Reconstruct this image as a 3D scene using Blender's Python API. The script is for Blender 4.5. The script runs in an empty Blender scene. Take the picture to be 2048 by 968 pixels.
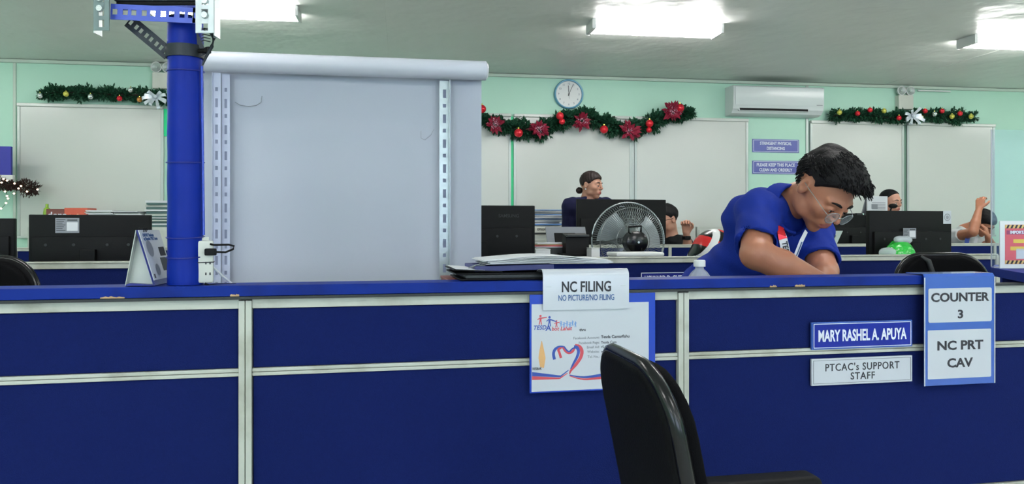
import bpy, bmesh, math, random
import numpy as np
from mathutils import Vector, Matrix

# ------------------------------------------------------------------ camera, world, lights
SC = bpy.context.scene
COL = SC.collection
FPX, CX, HY, CZ = 1500.0, 1024.0, 456.0, 1.232      # focal length (px of a 2048 wide frame), centre, horizon row, eye height
cam = bpy.data.cameras.new('camera'); camo = bpy.data.objects.new('camera', cam); COL.objects.link(camo)
camo.location = (0, 0, CZ); camo.rotation_euler = (math.pi/2, 0, 0)
cam.sensor_width = 36; cam.lens = FPX/2048*36; cam.shift_y = -(484-HY)/2048; cam.clip_start = .02
SC.camera = camo
SC.view_settings.view_transform = 'Standard'; SC.view_settings.look = 'None'
SC.view_settings.gamma = 1; SC.view_settings.use_curve_mapping = False
SC.view_settings.exposure = 0.14
w = bpy.data.worlds.new('world'); SC.world = w; w.use_nodes = True
w.node_tree.nodes['Background'].inputs[0].default_value = (.75, .9, 1, 1)
w.node_tree.nodes['Background'].inputs[1].default_value = .3
TUBE = 40.0          # radiance of the fluorescent tubes
FILL_W = 17.0         # fill light from the added windows behind the camera
SC.cycles.max_bounces = 8

# ------------------------------------------------------------------ helpers
def lin(c):
    return tuple(((v/255)/12.92 if v/255 <= .04045 else ((v/255+.055)/1.055)**2.4) for v in c) + (1,)
class Frame:
    """a horizontal frame: origin on the camera axis, x along the run, y into depth"""
    def __init__(s, D, m):
        s.o = Vector((0, D, 0)); s.a = math.atan(m)
        s.x = Vector((math.cos(s.a), math.sin(s.a), 0)); s.y = Vector((-math.sin(s.a), math.cos(s.a), 0))
    def at(s, px, py, yo=0):          # local point where the sight line meets the plane y = yo
        d = Vector(((px-CX)/FPX, 1, -(py-HY)/FPX)); c = Vector((0, 0, CZ))
        t = (yo - (c-s.o).dot(s.y)) / d.dot(s.y); p = c + d*t
        return Vector(((p-s.o).dot(s.x), yo, p.z))
    def x_at(s, px, yo=0): return s.at(px, HY, yo).x
    def z_at(s, px, py, yo=0): return s.at(px, py, yo).z
    def world(s, p): return s.o + s.x*p[0] + s.y*p[1] + Vector((0, 0, p[2]))
    def from_world(s, p): q = Vector(p)-s.o; return Vector((q.dot(s.x), q.dot(s.y), q.z))
def Q(px, py, D): return Vector(((px-CX)/FPX*D, D, CZ-(py-HY)/FPX*D))
W = Frame(7.4, .145)      # back wall
C = Frame(1.85, .205)     # service counter (front edge of its ledge)
P2 = Frame(3.3, .215)     # second partition
P3 = Frame(5.2, .2)       # third partition
WORLD = Frame(0, 0)

class MB:
    def __init__(s): s.bm = bmesh.new()
    def box(s, x0, x1, y0, y1, z0, z1, bev=0, M=None):
        r = bmesh.ops.create_cube(s.bm, size=1)['verts']
        for v in r: v.co = Vector(((x0+x1)/2+v.co.x*(x1-x0), (y0+y1)/2+v.co.y*(y1-y0), (z0+z1)/2+v.co.z*(z1-z0)))
        if bev:
            es = list({e for v in r for e in v.link_edges})
            g = bmesh.ops.bevel(s.bm, geom=es, offset=bev, segments=2, affect='EDGES', profile=.6)
            r = list({v for f in g['faces'] for v in f.verts} | {v for v in r if v.is_valid})
        if M is not None:
            for v in r: v.co = M @ v.co
        return s
    def cyl(s, p0, p1, r0, r1=None, n=16, cap=True):
        r1 = r0 if r1 is None else r1
        p0 = Vector(p0); p1 = Vector(p1); d = p1-p0
        q = d.to_track_quat('Z', 'Y').to_matrix().to_4x4(); M = Matrix.Translation((p0+p1)/2) @ q
        bmesh.ops.create_cone(s.bm, cap_ends=cap, segments=n, radius1=r0, radius2=r1, depth=d.length, matrix=M)
        return s
    def tube(s, pts, r, n=8, closed=False):
        pts = [Vector(p) for p in pts]; N = len(pts); rings = []
        up = Vector((0, 0, 1))
        for i, p in enumerate(pts):
            a = pts[(i-1) % N] if (closed or i) else p; b = pts[(i+1) % N] if (closed or i < N-1) else p
            t = (b-a).normalized(); u = t.cross(up)
            if u.length < .1: u = t.cross(Vector((1, 0, 0)))
            u.normalize(); v = t.cross(u); rr = r[i] if isinstance(r, (list, tuple)) else r
            rings.append([s.bm.verts.new(p+(u*math.cos(k*2*math.pi/n)+v*math.sin(k*2*math.pi/n))*rr) for k in range(n)])
        for i in range(N if closed else N-1):
            A, B = rings[i], rings[(i+1) % N]
            for k in range(n): s.bm.faces.new((A[k], A[(k+1) % n], B[(k+1) % n], B[k]))
        if not closed: s.bm.faces.new(rings[0][::-1]); s.bm.faces.new(rings[-1])
        return s
    def sph(s, c, r, u=20, v=12, sc=(1, 1, 1), R=None):
        M = Matrix.Translation(c) @ (R.to_4x4() if R else Matrix.Identity(4)) @ Matrix.Diagonal((r*sc[0], r*sc[1], r*sc[2], 1))
        bmesh.ops.create_uvsphere(s.bm, u_segments=u, v_segments=v, radius=1, matrix=M); return s
    def lathe(s, prof, n=32, M=None):
        rings = []
        for r, z in prof:
            rings.append([s.bm.verts.new((r*math.cos(k*2*math.pi/n), r*math.sin(k*2*math.pi/n), z)) for k in range(n)] if r > 1e-6 else [s.bm.verts.new((0, 0, z))])
        for A, B in zip(rings, rings[1:]):
            for k in range(n):
                k2 = (k+1) % n
                if len(A) == 1 and len(B) == 1: continue
                if len(A) == 1: s.bm.faces.new((A[0], B[k], B[k2]))
                elif len(B) == 1: s.bm.faces.new((A[k], A[k2], B[0]))
                else: s.bm.faces.new((A[k], A[k2], B[k2], B[k]))
        if M is not None:
            for ring in rings:
                for v in ring: v.co = M @ v.co
        return s
    def prism(s, pts, a0, a1, axis='x'):        # polygon (2 coords) extruded along an axis
        def P(u, v, a): return (a, u, v) if axis == 'x' else ((u, a, v) if axis == 'y' else (u, v, a))
        A = [s.bm.verts.new(P(u, v, a0)) for u, v in pts]; B = [s.bm.verts.new(P(u, v, a1)) for u, v in pts]
        n = len(pts)
        for i in range(n): s.bm.faces.new((A[i], A[(i+1) % n], B[(i+1) % n], B[i]))
        s.bm.faces.new(A[::-1]); s.bm.faces.new(B); return s
    def poly(s, pts, th=.0004):                 # flat print: x,z outline standing in a plane y (front at pts y)
        A = [s.bm.verts.new(p) for p in pts]; s.bm.faces.new(A); return s
    def build(s, name, m, parent=None, smooth=None):
        bmesh.ops.recalc_face_normals(s.bm, faces=s.bm.faces)
        me = bpy.data.meshes.new(name); s.bm.to_mesh(me); s.bm.free()
        return link(name, me, m, parent, smooth)
def link(name, me, m, parent=None, smooth=None):
    if m is not None: me.materials.append(m)
    if smooth == 'all': me.polygons.foreach_set('use_smooth', [True]*len(me.polygons))
    elif smooth is not None:
        me.polygons.foreach_set('use_smooth', [True]*len(me.polygons))
        me.set_sharp_from_angle(angle=math.radians(smooth))
    o = bpy.data.objects.new(name, me); COL.objects.link(o); o.parent = parent
    return o
def tag(o, label=None, cat=None, group=None, kind=None):
    if label: o['label'] = label
    if cat: o['category'] = cat
    if group: o['group'] = group
    if kind: o['kind'] = kind
    return o
def thing(name, label, cat, frame=None, loc=(0, 0, 0), rot=0, group=None):
    o = bpy.data.objects.new(name, None); COL.objects.link(o); o.empty_display_size = .1
    f = frame or WORLD
    o.location = f.world(loc); o.rotation_euler = (0, 0, f.a+rot)
    return tag(o, label, cat, group)
def kids(o): return [c for c in bpy.data.objects if c.parent == o]
def copy_tree(o, parent=None, top=True):
    c = o.copy(); COL.objects.link(c); c.parent = parent
    for ch in kids(o): copy_tree(ch, c)
    return c
def struct(o, f=None):
    o['kind'] = 'structure'
    if f: o.location = f.o; o.rotation_euler = (0, 0, f.a)
    return o

def mat(name, c, rough=.5, metal=0, spec=.5, var=0, vscale=20, bump=0, bscale=60, emit=None, es=0, alpha=None, trans=0, coat=0, ior=1.45, sss=0, dark=None, detail=6):
    m = bpy.data.materials.new(name); m.use_nodes = True; nt = m.node_tree; b = nt.nodes['Principled BSDF']
    col = lin(c); b.inputs['Base Color'].default_value = col; b.inputs['Roughness'].default_value = rough
    b.inputs['Metallic'].default_value = metal; b.inputs['Specular IOR Level'].default_value = spec; b.inputs['IOR'].default_value = ior
    if trans: b.inputs['Transmission Weight'].default_value = trans
    if coat: b.inputs['Coat Weight'].default_value = coat; b.inputs['Coat Roughness'].default_value = .08
    if sss: b.inputs['Subsurface Weight'].default_value = sss; b.inputs['Subsurface Radius'].default_value = (.01, .004, .002)
    if alpha is not None: b.inputs['Alpha'].default_value = alpha
    if emit: b.inputs['Emission Color'].default_value = lin(emit); b.inputs['Emission Strength'].default_value = es
    if var or bump:
        tc = nt.nodes.new('ShaderNodeTexCoord')
    if var:
        n = nt.nodes.new('ShaderNodeTexNoise'); n.inputs['Scale'].default_value = vscale; n.inputs['Detail'].default_value = detail
        mx = nt.nodes.new('ShaderNodeMix'); mx.data_type = 'RGBA'
        d = lin(dark) if dark else tuple(v*(1-var) for v in col[:3])+(1,)
        mx.inputs[6].default_value = d; mx.inputs[7].default_value = tuple(min(1, v*(1+(0 if dark else var))) for v in col[:3])+(1,)
        nt.links.new(tc.outputs['Object'], n.inputs['Vector'])
        if dark:
            r = nt.nodes.new('ShaderNodeMapRange'); r.inputs[1].default_value = .5-var*.5; r.inputs[2].default_value = .5
            nt.links.new(n.outputs[0], r.inputs[0]); nt.links.new(r.outputs[0], mx.inputs[0])
        else: nt.links.new(n.outputs[0], mx.inputs[0])
        nt.links.new(mx.outputs[2], b.inputs['Base Color'])
    if bump:
        n2 = nt.nodes.new('ShaderNodeTexNoise'); n2.inputs['Scale'].default_value = bscale; n2.inputs['Detail'].default_value = 4
        bp = nt.nodes.new('ShaderNodeBump'); bp.inputs['Strength'].default_value = min(1, bump); bp.inputs['Distance'].default_value = .002*max(1, bump)
        nt.links.new(tc.outputs['Object'], n2.inputs['Vector']); nt.links.new(n2.outputs[0], bp.inputs['Height']); nt.links.new(bp.outputs[0], b.inputs['Normal'])
    return m
M = {}
M['wall'] = mat('mint wall paint', (184, 224, 204), .55, var=.04, vscale=2, bump=.1, bscale=90)
M['ceil'] = mat('glossy ceiling paint', (226, 228, 224), .40, var=.06, vscale=.8, bump=30, bscale=1.3, detail=2)
M['floor'] = mat('pale floor tile', (205, 205, 198), .35, var=.08, vscale=4)
M['trim'] = mat('pale trim paint', (190, 205, 192), .4)
M['wboard'] = mat('whiteboard enamel', (204, 208, 202), .22, var=.02, vscale=1.5)
M['alu'] = mat('satin aluminium', (176, 184, 180), .4, metal=.4, var=.06, vscale=12)
M['rail'] = mat('off white partition rail', (190, 193, 182), .42, var=.55, vscale=7, dark=(138, 136, 118), bump=.2)
M['fabric'] = mat('blue partition fabric', (15, 28, 84), .92, spec=.15, var=.10, vscale=160, bump=.6, bscale=420)
M['ledge'] = mat('blue painted ledge', (14, 42, 130), .5, spec=.14, var=.42, vscale=9, dark=(15, 34, 106), bump=.2, bscale=30)
M['gapgreen'] = mat('vivid green edging strip', (20, 214, 140), .35)
M['black'] = mat('black matte plastic', (10, 11, 12), .55, spec=.2, bump=.15, bscale=200)
M['blackg'] = mat('black glossy plastic', (10, 10, 12), .22, bump=.1, bscale=60)
M['blackm'] = mat('black moulded plastic', (9, 9, 11), .65, spec=.12, bump=.2, bscale=300)
M['blackf'] = mat('black mesh fabric', (9, 9, 11), .9, spec=.1, bump=.5, bscale=500)
M['dgrey'] = mat('dark grey plastic', (38, 42, 43), .5)
M['white'] = mat('white plastic', (222, 224, 222), .35)
M['whiteb'] = mat('cream white plastic', (206, 208, 198), .4, var=.04)
M['paper'] = mat('white paper', (214, 217, 220), .6, var=.03, vscale=8)
M['paperl'] = mat('laminated white paper', (196, 200, 207), .25, coat=.4)
M['screen'] = mat('white screen vinyl', (183, 189, 201), .75, spec=.25, var=.03, vscale=1.5, bump=.1, bscale=300)
M['tube'] = mat('lacquered white housing', (200, 204, 214), .35)
M['zinc'] = mat('galvanised slotted steel', (168, 176, 176), .32, metal=.75, var=.2, vscale=25, bump=.2)
M['lav'] = mat('pale painted slotted steel', (186, 193, 214), .45, var=.12, vscale=18)
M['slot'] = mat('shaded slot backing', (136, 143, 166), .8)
M['bluep'] = mat('glossy blue painted pipe', (6, 36, 138), .4, spec=.16, var=.12, vscale=14, bump=.5, bscale=22)
M['blueb'] = mat('blue painted steel', (72, 92, 190), .4, var=.15, vscale=30)
M['darkst'] = mat('dark blue black steel', (34, 40, 46), .45, metal=.3)
M['blue2'] = mat('blue laminated board', (26, 62, 178), .22, coat=.3)
M['blue3'] = mat('mid blue laminated board', (56, 92, 176), .2, coat=.5, var=.08, vscale=10)
M['navy'] = mat('navy print', (10, 26, 122), .3)
M['sign'] = mat('violet blue sign', (84, 92, 168), .4)
M['ink'] = mat('dark ink', (50, 50, 56), .7)
M['inkb'] = mat('blue ink', (62, 96, 146), .7)
M['inkw'] = mat('white ink', (226, 230, 240), .5)
M['inkg'] = mat('grey ink', (140, 144, 150), .7)
M['red'] = mat('red print', (196, 74, 84), .5)
M['pblue'] = mat('blue print', (52, 78, 160), .5)
M['lblue'] = mat('light blue print', (96, 140, 200), .5)
M['acbody'] = mat('air conditioner plastic', (216, 222, 222), .2)
M['cab'] = mat('off white cabinet steel', (186, 192, 184), .4, var=.05)
M['leafd'] = mat('garland green', (34, 84, 58), .6, var=.4, vscale=40)
M['leafb'] = mat('brown garland', (58, 40, 36), .7, var=.3, vscale=40)
M['redb'] = mat('red bauble', (214, 38, 52), .25, metal=.3)
M['gold'] = mat('gold bauble', (214, 208, 96), .22, metal=.5)
M['brz'] = mat('bronze bauble', (190, 130, 66), .25, metal=.5)
M['silver'] = mat('silver bauble', (226, 232, 230), .15, metal=.85)
M['ribbon'] = mat('silver ribbon', (206, 214, 220), .3, metal=.3)
M['poin'] = mat('dark red petals', (140, 22, 52), .6, var=.3, vscale=50)
M['poinw'] = mat('frosted petal tips', (228, 190, 206), .6)
M['skin'] = mat('warm skin', (168, 112, 86), .45, var=.07, vscale=28, sss=.08, bump=.1, bscale=160)
M['skinf'] = mat('light skin', (186, 136, 114), .45, var=.05, vscale=28, sss=.08)
M['lip'] = mat('lips', (158, 88, 82), .4)
M['hair'] = mat('black hair', (15, 14, 16), .6, spec=.25, bump=1, bscale=140)
M['hairb'] = mat('dark brown hair', (40, 29, 28), .5, spec=.3, bump=.6, bscale=120)
M['eye'] = mat('eye white', (214, 208, 200), .2)
M['iris'] = mat('dark iris', (28, 18, 14), .1)
M['polo'] = mat('royal blue polo knit', (16, 42, 134), .8, spec=.2, var=.08, vscale=120, bump=.5, bscale=380)
M['blazer'] = mat('navy blazer', (26, 28, 60), .8, spec=.2)
M['tee'] = mat('black cotton', (24, 26, 28), .85, spec=.15)
M['wshirt'] = mat('white cotton', (196, 202, 204), .8)
M['jeans'] = mat('dark trousers', (30, 34, 46), .85)
M['wire'] = mat('chrome wire', (170, 178, 178), .25, metal=.7)
M['glass'] = mat('clear lens', (235, 242, 245), .03, trans=1, ior=1.15)
M['pet'] = mat('clear bottle plastic', (225, 232, 240), .06, alpha=.38, spec=.9)
M['acr'] = mat('clear acrylic', (150, 190, 214), .04, alpha=.13)
M['blade'] = mat('translucent grey fan blade', (150, 160, 162), .3, alpha=.8)
M['greenbag'] = mat('green plastic bag', (38, 178, 58), .18, coat=.6, bump=4, bscale=30)
M['clearbag'] = mat('crinkled clear plastic', (214, 222, 228), .12, alpha=.6, bump=4, bscale=40)
M['lime'] = mat('lime green plastic', (140, 176, 60), .4)
M['orange'] = mat('orange red card', (206, 92, 70), .5, var=.12, vscale=14)
M['brown'] = mat('brown card', (120, 72, 66), .6)
M['teal'] = mat('grey green folder', (74, 104, 102), .5)
M['hred'] = mat('red helmet shell', (206, 44, 46), .2)
M['pink'] = mat('salmon red print', (206, 88, 100), .4)
M['maroon'] = mat('maroon print', (150, 60, 100), .4)
M['yellow'] = mat('yellow print', (222, 190, 80), .4)
M['yell2'] = mat('caution yellow', (214, 180, 110), .4)
M['tan'] = mat('exposed chipboard', (180, 150, 112), .8)
M['cblue'] = mat('clock rim blue', (96, 156, 184), .3)
M['indigo'] = mat('indigo board', (40, 44, 150), .5)
M['desk'] = mat('grey laminate', (150, 150, 146), .4)
M['tubeL'] = mat('fluorescent tube', (255, 255, 255), .4, emit=(255, 252, 250), es=TUBE)
M['fairy'] = mat('fairy light bulb', (255, 230, 200), .4, emit=(255, 214, 168), es=7)

def text(body, size, mt, parent, loc, sx=1, bold=0, align='CENTER', name='lettering', rotx=math.pi/2, rot=None, th=.0003, shear=0, label=None, spacing=1, fit=None):
    cu = bpy.data.curves.new('t', 'FONT'); cu.body = body; cu.size = size; cu.align_x = align; cu.align_y = 'CENTER'
    cu.offset = bold*.62; cu.extrude = th; cu.resolution_u = 3; cu.shear = shear; cu.space_line = .95; cu.space_character = spacing
    o = bpy.data.objects.new('t', cu); me = bpy.data.meshes.new_from_object(o); bpy.data.objects.remove(o); bpy.data.curves.remove(cu)
    if fit:
        xs = [v.co.x for v in me.vertices]; ys = [v.co.y for v in me.vertices]; fx, fy = fit[0]/(max(xs)-min(xs)), fit[1]/(max(ys)-min(ys)); mx, my = (max(xs)+min(xs))/2, (max(ys)+min(ys))/2
        for v in me.vertices: v.co.x = (v.co.x-mx)*fx; v.co.y = (v.co.y-my)*fy
        sx = 1
    r = Matrix.Rotation(rotx, 4, 'X') if rot is None else rot
    me.transform(Matrix.Translation(loc) @ r @ Matrix.Diagonal((sx, 1, 1, 1)))
    o = link(name, me, mt, parent); 
    if label: o['label'] = label
    return o

# ------------------------------------------------------------------ signed distance modelling (people, cushions)
def smin(a, b, k):
    h = np.clip(.5+.5*(b-a)/k, 0, 1); return b*(1-h)+a*h-k*h*(1-h)
def smax(a, b, k): return -smin(-a, -b, k)
def ell(P, c, r, R=None):
    p = P-np.asarray(c, np.float32)
    if R is not None: p = p @ np.asarray(R, np.float32)
    r = np.asarray(r, np.float32); k0 = np.sqrt(((p/r)**2).sum(1)); k1 = np.sqrt(((p/(r*r))**2).sum(1))+1e-9
    return k0*(k0-1)/k1
def cap(P, a, b, ra, rb=None, flat=None):
    a = np.asarray(a, np.float32); b = np.asarray(b, np.float32); rb = ra if rb is None else rb
    d = b-a; t = np.clip(((P-a) @ d)/max(1e-9, float(d @ d)), 0, 1); q = P-a-t[:, None]*d
    return np.sqrt((q*q).sum(1))-(ra+(rb-ra)*t)
def rbox(P, c, h, r, R=None):
    p = P-np.asarray(c, np.float32)
    if R is not None: p = p @ np.asarray(R, np.float32)
    q = np.abs(p)-(np.asarray(h, np.float32)-r)
    return np.sqrt((np.maximum(q, 0)**2).sum(1))+np.minimum(q.max(1), 0)-r
def sdf_mesh(fn, lo, hi, h):
    lo = np.asarray(lo, np.float32); hi = np.asarray(hi, np.float32); n = np.ceil((hi-lo)/h).astype(int)+1
    S = 4; nc = (n+S-1)//S+1
    g = np.stack(np.meshgrid(*[lo[i]+np.arange(nc[i])*h*S for i in range(3)], indexing='ij'), -1).reshape(-1, 3).astype(np.float32)
    cv = fn(g).reshape(nc)
    V = np.repeat(np.repeat(np.repeat(cv, S, 0), S, 1), S, 2)
    # shift so each coarse sample is centred on its block
    V = V[S//2:, S//2:, S//2:]; n = np.minimum(n, np.array(V.shape)); V = np.ascontiguousarray(V[:n[0], :n[1], :n[2]]).astype(np.float32)
    idx = np.argwhere(np.abs(V) < h*S*1.9)
    vals = np.empty(len(idx), np.float32)
    for s in range(0, len(idx), 400000):
        vals[s:s+400000] = fn((lo+idx[s:s+400000]*h).astype(np.float32))
    V[idx[:, 0], idx[:, 1], idx[:, 2]] = vals
    V[0] = V[-1] = 1; V[:, 0] = V[:, -1] = 1; V[:, :, 0] = V[:, :, -1] = 1
    ins = V < 0
    c = np.zeros(tuple(n-1), np.uint8)
    for dx in (0, 1):
        for dy in (0, 1):
            for dz in (0, 1): c += ins[dx:n[0]-1+dx, dy:n[1]-1+dy, dz:n[2]-1+dz]
    cells = np.argwhere((c > 0) & (c < 8)); cid = -np.ones(tuple(n-1), np.int32); cid[tuple(cells.T)] = np.arange(len(cells))
    acc = np.zeros((len(cells), 3)); cnt = np.zeros(len(cells))
    for ax in range(3):
        o1, o2 = [a for a in range(3) if a != ax]
        for u in (0, 1):
            for v in (0, 1):
                off = np.zeros(3, int); off[o1] = u; off[o2] = v; A = cells+off; B = A.copy(); B[:, ax] += 1
                va = V[tuple(A.T)]; vb = V[tuple(B.T)]; m = (va < 0) != (vb < 0)
                t = np.where(m, va/np.where(m, va-vb, 1), 0); p = A.astype(float); p[:, ax] += t
                acc[m] += p[m]; cnt[m] += 1
    verts = lo+(acc/cnt[:, None])*h
    faces = []
    for ax in range(3):
        o1, o2 = [(1, 2), (2, 0), (0, 1)][ax]
        sl = [slice(1, None)]*3; a = [slice(None)]*3; b = [slice(None)]*3; a[ax] = slice(0, n[ax]-1); b[ax] = slice(1, n[ax])
        A = ins[tuple(a)]; B = ins[tuple(b)]; E = np.argwhere(A != B)
        E = E[(E[:, o1] > 0) & (E[:, o2] > 0) & (E[:, o1] < n[o1]-1) & (E[:, o2] < n[o2]-1)]
        flip = A[tuple(E.T)]
        def g(u, v):
            X = E.copy(); X[:, o1] -= u; X[:, o2] -= v; return cid[tuple(X.T)]
        q = np.stack([g(1, 1), g(0, 1), g(0, 0), g(1, 0)], 1); q[~flip] = q[~flip][:, ::-1]; faces.append(q)
    F = np.concatenate(faces); F = F[(F >= 0).all(1)]
    return verts, F
def sdf_obj(name, fn, lo, hi, h, m, parent=None, org=None, matfn=None, mats=()):
    v, f = sdf_mesh(fn, lo, hi, h)
    if org is not None: v = v-np.asarray(org)
    me = bpy.data.meshes.new(name); me.vertices.add(len(v)); me.vertices.foreach_set('co', v.astype(np.float32).ravel())
    me.loops.add(len(f)*4); me.loops.foreach_set('vertex_index', f.astype(np.int32).ravel())
    me.polygons.add(len(f)); me.polygons.foreach_set('loop_start', np.arange(len(f), dtype=np.int32)*4)
    me.update(calc_edges=True); me.validate()
    o = link(name, me, m, parent, 'all')
    for k in mats: me.materials.append(k)
    if matfn is not None:
        cen = v[f].mean(1)+(0 if org is None else np.asarray(org))
        me.polygons.foreach_set('material_index', matfn(cen).astype(np.int32))
    return o
# ------------------------------------------------------------------ room shell (frame of the back wall)
ZC = 2.752
XL, XR, YF = -6.5, 8.5, -11.2
struct(MB().box(XL, XR, YF, .1, -.1, 0).build('floor', M['floor']), W)
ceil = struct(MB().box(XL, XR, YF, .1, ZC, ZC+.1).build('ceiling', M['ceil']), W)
struct(MB().box(XL, XR, 0, .1, 0, ZC).build('wall_back', M['wall']), W)
struct(MB().box(XL-.1, XL, YF, .1, 0, ZC).build('wall_left', M['wall']), W)
struct(MB().box(XR, XR+.1, YF, .1, 0, ZC).build('wall_right', M['wall']), W)
struct(MB().box(XL, XR, YF-.1, YF, 0, ZC).build('wall_front', M['wall']), W)
struct(MB().box(XL, XR, -.03, 0, ZC-.035, ZC-.004, .006).build('trim_1', M['trim']), W)
struct(MB().box(W.x_at(27), W.x_at(33), -.012, 0, 0, ZC-.035, .003).build('trim_2', M['trim']), W)
struct(MB().box(W.x_at(1611), W.x_at(1616), -.012, 0, 0, ZC-.035, .003).build('trim_3', M['alu']), W)
struct(MB().box(XL, XR, -.015, 0, 0, .1).build('baseboard_back', M['trim']), W)
# ceiling sheet joints (thin cover strips)
for i, px in enumerate((775, 1900)):
    x = W.x_at(px, -1)
    struct(MB().box(x-.004, x+.004, YF, -.03, ZC-.003, ZC).build('trim_%d' % (4+i), M['ceil']), W)
p = W.at(1838, 172, -.02)
cd = MB().tube([(p.x-.02, -.03, ZC-.055), (p.x+.1, -.03, ZC-.052), (p.x+.36, -.03, ZC-.054)], .009, 8)
o = tag(cd.build('cable_conduit', M['white'], None, 40), 'short white cable conduit under the ceiling line at upper right', 'conduit'); o.location = W.o; o.rotation_euler = (0, 0, W.a)

# ------------------------------------------------------------------ ceiling lights
def ray_z(px, py, z):
    t = (z-CZ)/(-(py-HY)/FPX); return Vector(((px-CX)/FPX*t, t, z))
l2 = W.from_world(ray_z(1310, 70, ZC-.08))
LX, LY = l2.x, l2.y
def fixture(x, y, label, proto=[None]):
    if proto[0] is None:
        t = thing('ceiling_light', label, 'ceiling light', W, (x, y, ZC)); L = .50
        MB().box(-L, L, -.05, .05, -.022, 0, .005).build('housing', M['white'], t)
        for s in (-.075, .075):
            MB().cyl((-L+.02, s, -.048), (L-.02, s, -.048), .020, n=14).build('fluorescent_tube', M['tubeL'], t, 40)
        for s in (-1, 1): MB().box(s*(L-.02), s*L, -.10, .10, -.072, -.002, .004).build('lamp_holder', M['white'], t)
        proto[0] = t
    else:
        t = copy_tree(proto[0]); t.location = W.world((x, y, ZC)); t['label'] = label
    return t
fixture(LX, LY, 'fluorescent ceiling light above the air conditioner and wall clock, middle of the lit ones')
fixture(LX-3.07, LY-.02, 'fluorescent ceiling light above the projection screen, beside the blue pipe')
fixture(LX+3.07, LY+.0, 'fluorescent ceiling light at the upper right edge above the right garland')
fixture(LX-6.14, LY-.02, 'added fluorescent ceiling light outside the view beyond the left edge'); fixture(LX+6.14, LY, 'added fluorescent ceiling light outside the view beyond the right edge')  # unseen end lights, added to brighten the sides of the room
for j, yy in enumerate((LY-2.95, LY-5.9, LY-8.6)):
    for i, dx in enumerate((-6.14, -3.07, 0, 3.07, 6.14)):
        t = fixture(LX+dx, yy, 'unseen fluorescent ceiling light, %s, %s of its row' % (('over the counter', 'over the waiting area', 'rearmost row')[j], ('left end', 'second from left', 'middle', 'second from right', 'right end')[i]))

# unseen windows added behind the camera as cool fill light
for i, x in enumerate((-4, 0.5, 5)):
    wt = thing('fill_window_%d' % (i+1), None, None, W, (x, YF+.001, 1.0)); wt['kind'] = 'structure'
    for a, b_, c_, d_ in ((-1.5, 1.5, 0, .05), (-1.5, 1.5, 1.25, 1.3), (-1.5, -1.45, .051, 1.249), (1.45, 1.5, .051, 1.249), (-.025, .025, .051, 1.249)): MB().box(a, b_, 0, .05, c_, d_).build('fill_window_frame', M['alu'], wt)
    MB().box(-1.44, 1.44, .005, .012, .05, 1.25).build('pane', mat('glowing fill pane', (220, 230, 240), .4, emit=(196, 216, 255), es=3) if i == 0 else bpy.data.materials['glowing fill pane'], wt)
    la = bpy.data.lights.new('window_fill', 'AREA'); la.shape = 'RECTANGLE'; la.size = 2.8; la.size_y = 1.2; la.energy = FILL_W; la.color = (.80, .88, 1.0)
    lo = bpy.data.objects.new('window_fill', la); COL.objects.link(lo); lo.parent = wt; lo.location = (0, .08, .65); lo.rotation_euler = (-math.pi/2, 0, math.pi)

# ------------------------------------------------------------------ back wall furniture
ZT, ZB = 2.355, 1.16
def whiteboard(p0, p1, label, ztop=ZT):
    x0, x1 = W.x_at(p0), W.x_at(p1); t = thing('whiteboard', label, 'whiteboard', W, ((x0+x1)/2, -.001, ZB)); h = (x1-x0)/2
    MB().box(-h, h, -.02, 0, 0, ztop-ZB-.03).build('board', M['wboard'], t)
    MB().box(-h-.01, h+.01, -.045, 0, ztop-ZB-.03, ztop-ZB, .006).build('top_rail', M['wboard'], t)
    for s in (-1, 1): MB().box(s*h-.012, s*h+.012, -.028, 0, 0, ztop-ZB-.03, .003).build('side_frame', M['alu'], t)
    MB().box(-h, h, -.06, 0, -.02, 0, .004).build('marker_tray', M['alu'], t)
whiteboard(40, 326, 'wide whiteboard on the far left wall, under the silver-bow garland')
whiteboard(700, 1019, 'whiteboard half hidden by the projection screen, left of the green strip')
whiteboard(1029, 1260, 'whiteboard under the clock, right of the vivid green strip')
whiteboard(1270, 1492, 'whiteboard below the right end of the red garland, left of the two wall signs')
whiteboard(1620, 1803, 'whiteboard behind the man in the blue polo, right of the two wall signs')
whiteboard(1813, 1984, 'rightmost whiteboard, beside the far right corner wall', )
for p0, p1, lab in ((1021, 1027, 'narrow vivid green strip between whiteboards under the red garland'), (328, 335, 'narrow vivid green strip beside the blue pipe at left')):
    z0 = 1.16 if p0 > 900 else 2.08
    t = MB().box(-.016, .016, -.012, 0, 0, 2.33-z0, .002).build('edging_strip', M['gapgreen'])
    t.location = W.world((W.x_at((p0+p1)/2), -.001, z0)); t.rotation_euler = (0, 0, W.a); tag(t, lab, 'strip')
t = MB().box(-.012, .012, -.02, 0, 0, 2.33-1.16, .002).build('edging_strip', M['alu'])
t.location = W.world((W.x_at(1265), -.001, 1.16)); t.rotation_euler = (0, 0, W.a); tag(t, 'grey metal strip between the two whiteboards right of the clock', 'strip')
t = MB().box(-.012, .012, -.02, 0, 0, 2.33-1.16, .002).build('edging_strip', mat('grey green strip', (92, 124, 108), .5))
t.location = W.world((W.x_at(1808), -.001, 1.16)); t.rotation_euler = (0, 0, W.a); tag(t, 'dark grey green strip between the two rightmost whiteboards', 'strip')

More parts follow.
